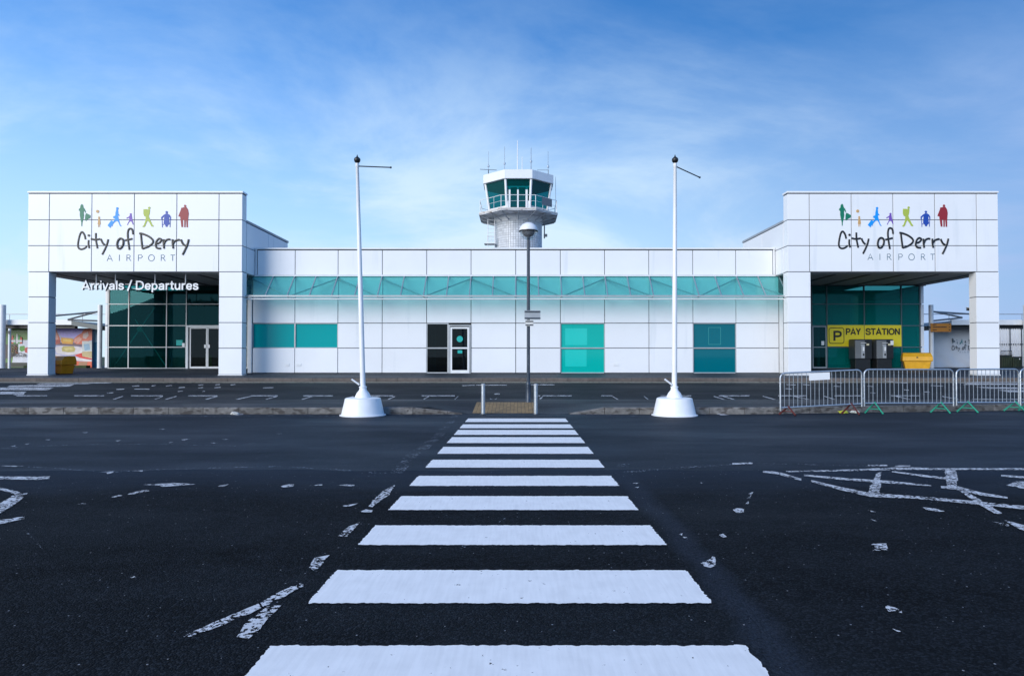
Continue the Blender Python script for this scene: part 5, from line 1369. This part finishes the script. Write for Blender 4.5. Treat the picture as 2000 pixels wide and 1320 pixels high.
for k in range(16):
    x, y = 22 + (k*7) % 13, 675 + (k*5) % 14; it.append(((.40, .10, .04) if k % 2 else (.30, .26, .10), [(x, y), (x + 1.8, y + .4), (x + 1.6, y + 2), (x + .2, y + 1.8)]))
pic(a2, D, it, 'printed_shape')
letters('McCa', 'lettering', M['black_letter'], a2, XP(24, D), XP(54, D) - XP(24, D), ZP(696, D), ZP(688.5, D) - ZP(696, D), D - .11, D - .10, weight=.075)
m = MB()
for x in (-50, 20, 60): m.box(XP(x, D), XP(x + 2, D), D + .01, D + .1, .5, ZP(727, D))
m.build('leg', M['darkgrey'], a2)
d = 37.0
sp_ = thing('slim_post', 'slim white post standing right beside the leftmost walkway post', 'post', (XP(19.5, d), d, pz(d)))
MB().lathe((XP(19.5, d), d, pz(d) - .02), [(.07, 0), (.07, ZP(641, d) - pz(d))], 14).build('shaft', M['white_metal'], sp_, smooth=True)
MB().box(XP(18.8, d), XP(22, d), d - .1, d - .06, ZP(652, d), ZP(646, d)).build('small_box', M['darkgrey'], sp_)

# ------------------------------------------------------------------ white hoarding with small logo
D = 39.5
hb = thing('printed_hoarding', 'creased white hoarding sheet with a small dark airport logo under the right walkway', 'hoarding', (XP(1860, D), D, .85))
bm = bmesh.new(); nx, nz = 60, 40
x0, x1, z0, z1 = XP(1820.5, D), XP(1950, D), pz(D), ZP(636, D)
vv = []
for j in range(nz + 1):
    row = []
    for i in range(nx + 1):
        x = x0 + (x1 - x0)*i/nx; z = z0 + (z1 - z0)*j/nz
        k = max(0, 1 - j/nz*1.8)
        c = math.sin((x*1.0 + z*.9)*5.2 + mnoise.noise(Vector((x, z, 0)))*3) * .035 * k + mnoise.noise(Vector((x*1.2, z*1.2, 4)))*.05*k
        row.append(bm.verts.new((x, D + c, z)))
    vv.append(row)
for a, b in zip(vv, vv[1:]):
    for i in range(nx): bm.faces.new((a[i], a[i+1], b[i+1], b[i]))
mb = MB(); mb.bm.free(); mb.bm = bm
sh = mb.build('sheet', mat('white_sheet', (.60, .63, .68), .55, var=.05, vscale=1), hb, smooth=True)
sh.modifiers.clear()
so_ = sh.modifiers.new('thickness', 'SOLIDIFY'); so_.thickness = .01; so_.offset = 1
m = MB()
for x in (1820.5, 1885, 1948): m.box(XP(x, D), XP(x + 2, D), D + .12, D + .2, .8, z1)
m.build('frame_post', M['darkgrey'], hb)
sc = (XP(1898, D) - XP(1857, D)) / (1365 - 205)
dk = mat('small_print', (.03, .07, .09), .5)
logo(hb, 0, sc, XP(1857, D) - 205*sc, ZP(672.5, D) + 478*sc, D - .06, [dk, M['grey_letter'], mat('small_teal', (.03, .22, .25), .5), dk, dk, dk, dk], (M['black_letter'], M['grey_letter']))

# ------------------------------------------------------------------ fence and planters at the far right
D = 46.0
fe = thing('metal_fence', 'white boarded fence with dark rails beyond the outer right column', 'fence', (XP(1975, D), D, .85))
MB().box(XP(1945, D), XP(2060, D), D, D + .06, .85, ZP(638.5, D)).build('boarding', mat('fence_board', (.78, .80, .83), .5, var=.06), fe)
m = MB()
for y in (641.5, 672): m.box(XP(1945, D), XP(2060, D), D - .07, D - .005, ZP(y + .7, D), ZP(y - .7, D))
m.build('rail', M['darkgrey'], fe)
k = 1947
while k < 2056:
    m = MB(); w = .03 if (k - 1947) % 22.5 else .055
    m.box(XP(k, D), XP(k, D) + w, D - .11, D - .072, .85, ZP(640, D)); m.build('picket', M['white_metal'] if (k - 1947) % 22.5 else M['darkgrey'], fe); k += 4.5
d = 38.6
def planter(px0, px1, ytop, label, rail):
    x0, x1 = XP(px0, d), XP(px1, d); zt_ = ZP(ytop, d); zb = pz(d)
    t = thing('waste_crate', label, 'crate', ((x0 + x1)/2, d, zb), 'dark crates by the fence')
    MB().box(x0, x1, d, d + .7, zb, zt_).build('body', mat('dark_green_crate', (.012, .02, .010), .5, var=.3), t, bevel=.02)
    s = MB(); n = 6
    for k in range(n): s.box(x0 + (x1 - x0)*(k + .25)/n, x0 + (x1 - x0)*(k + .6)/n, d - .02, d - .002, zb + .1, zt_ - .1)
    s.build('slat', mat('crate_slat', (.035, .045, .02), .6, var=.3), t)
    MB().box(x0 - .02, x1 + .02, d - .03, d + .73, zt_ + .003, zt_ + .04).build('rim', M['dark'], t, bevel=.008)
    if rail:
        r = MB(); zz = ZP(685, d)
        r.tube([(x0, d + .05, zt_), (x0, d + .05, zz), (x1, d + .05, zz), (x1, d + .05, zt_)], .02, 8)
        for k in range(1, 9): r.tube([(x0 + (x1 - x0)*k/9, d + .05, zt_ + .03), (x0 + (x1 - x0)*k/9, d + .05, zz)], .01, 6)
        r.build('guard_rail', M['darkgrey'], t)
    else: MB().box(x0 + .35, x1 - .15, d - .045, d - .031, zt_ - .14, zt_ - .07).build('label_strip', M['alu_white'], t)
planter(1955.5, 1976, 694.5, 'dark slatted crate topped by a small guard rail beside the outer right column', True)
planter(1977, 1995, 697.5, 'low dark slatted crate with a pale strip, in front of the white fence', False)

# camera on the outer right column
d = 31.9; p = P(1894, 604.5, d)
cc = thing('security_camera', 'small dark security camera on the inner side of the outer right column', 'camera', tuple(p))
m = MB(); m.box(-.13, .13, -.07, .07, -.06, .06); m.move(Matrix.Translation(p) @ Matrix.Rotation(R(12), 4, 'Y') @ Matrix.Rotation(R(-20), 4, 'Z')); m.build('housing', M['dark'], cc, bevel=.015)
m = MB(); m.tube([p + Vector((.05, 0, 0)), p + Vector((.45, -.15, .03))], .022, 8); m.build('bracket', M['darkgrey'], cc)
m = MB(); m.box(-.17, .15, -.085, .085, .064, .08); m.move(Matrix.Translation(p) @ Matrix.Rotation(R(12), 4, 'Y') @ Matrix.Rotation(R(-20), 4, 'Z')); m.build('sun_shield', M['alu_white'], cc)

# litter against the kerb
def litter(px, py, w, col, label, seed):
    g = G(px, py); random.seed(seed)
    g.z = 0.004; g.y = min(g.y, kd(g.x) - .13)
    bm = bmesh.new(); bmesh.ops.create_icosphere(bm, subdivisions=3, radius=.5)
    for v in bm.verts:
        k = mnoise.noise(v.co*3.1 + Vector((seed, 0, 0)))*.45 + mnoise.noise(v.co*8 + Vector((0, seed, 0)))*.18
        v.co = v.co*(1 + k); v.co = Vector((v.co.x*w, v.co.y*w*.5, max(-.03, v.co.z*.09) + .03))
    bm.transform(Matrix.Translation(g))
    mb = MB(); mb.bm.free(); mb.bm = bm
    t = thing('litter', label, 'litter', tuple(g), 'litter against the kerb')
    mb.build('crumpled_wrapper', mat('litter_film', col, .5, var=.3, vscale=30), t)
litter(1629, 802, .26, (.55, .58, .06), 'crumpled yellow green wrapper lying under the red footed barrier', 3)
litter(1653, 802, .24, (.66, .68, .60), 'crumpled pale wrapper nearest the second red barrier foot', 5)
litter(462, 809, .22, (.50, .50, .47), 'flattened pale wrapper by the kerb between entrance and flagpole', 9)
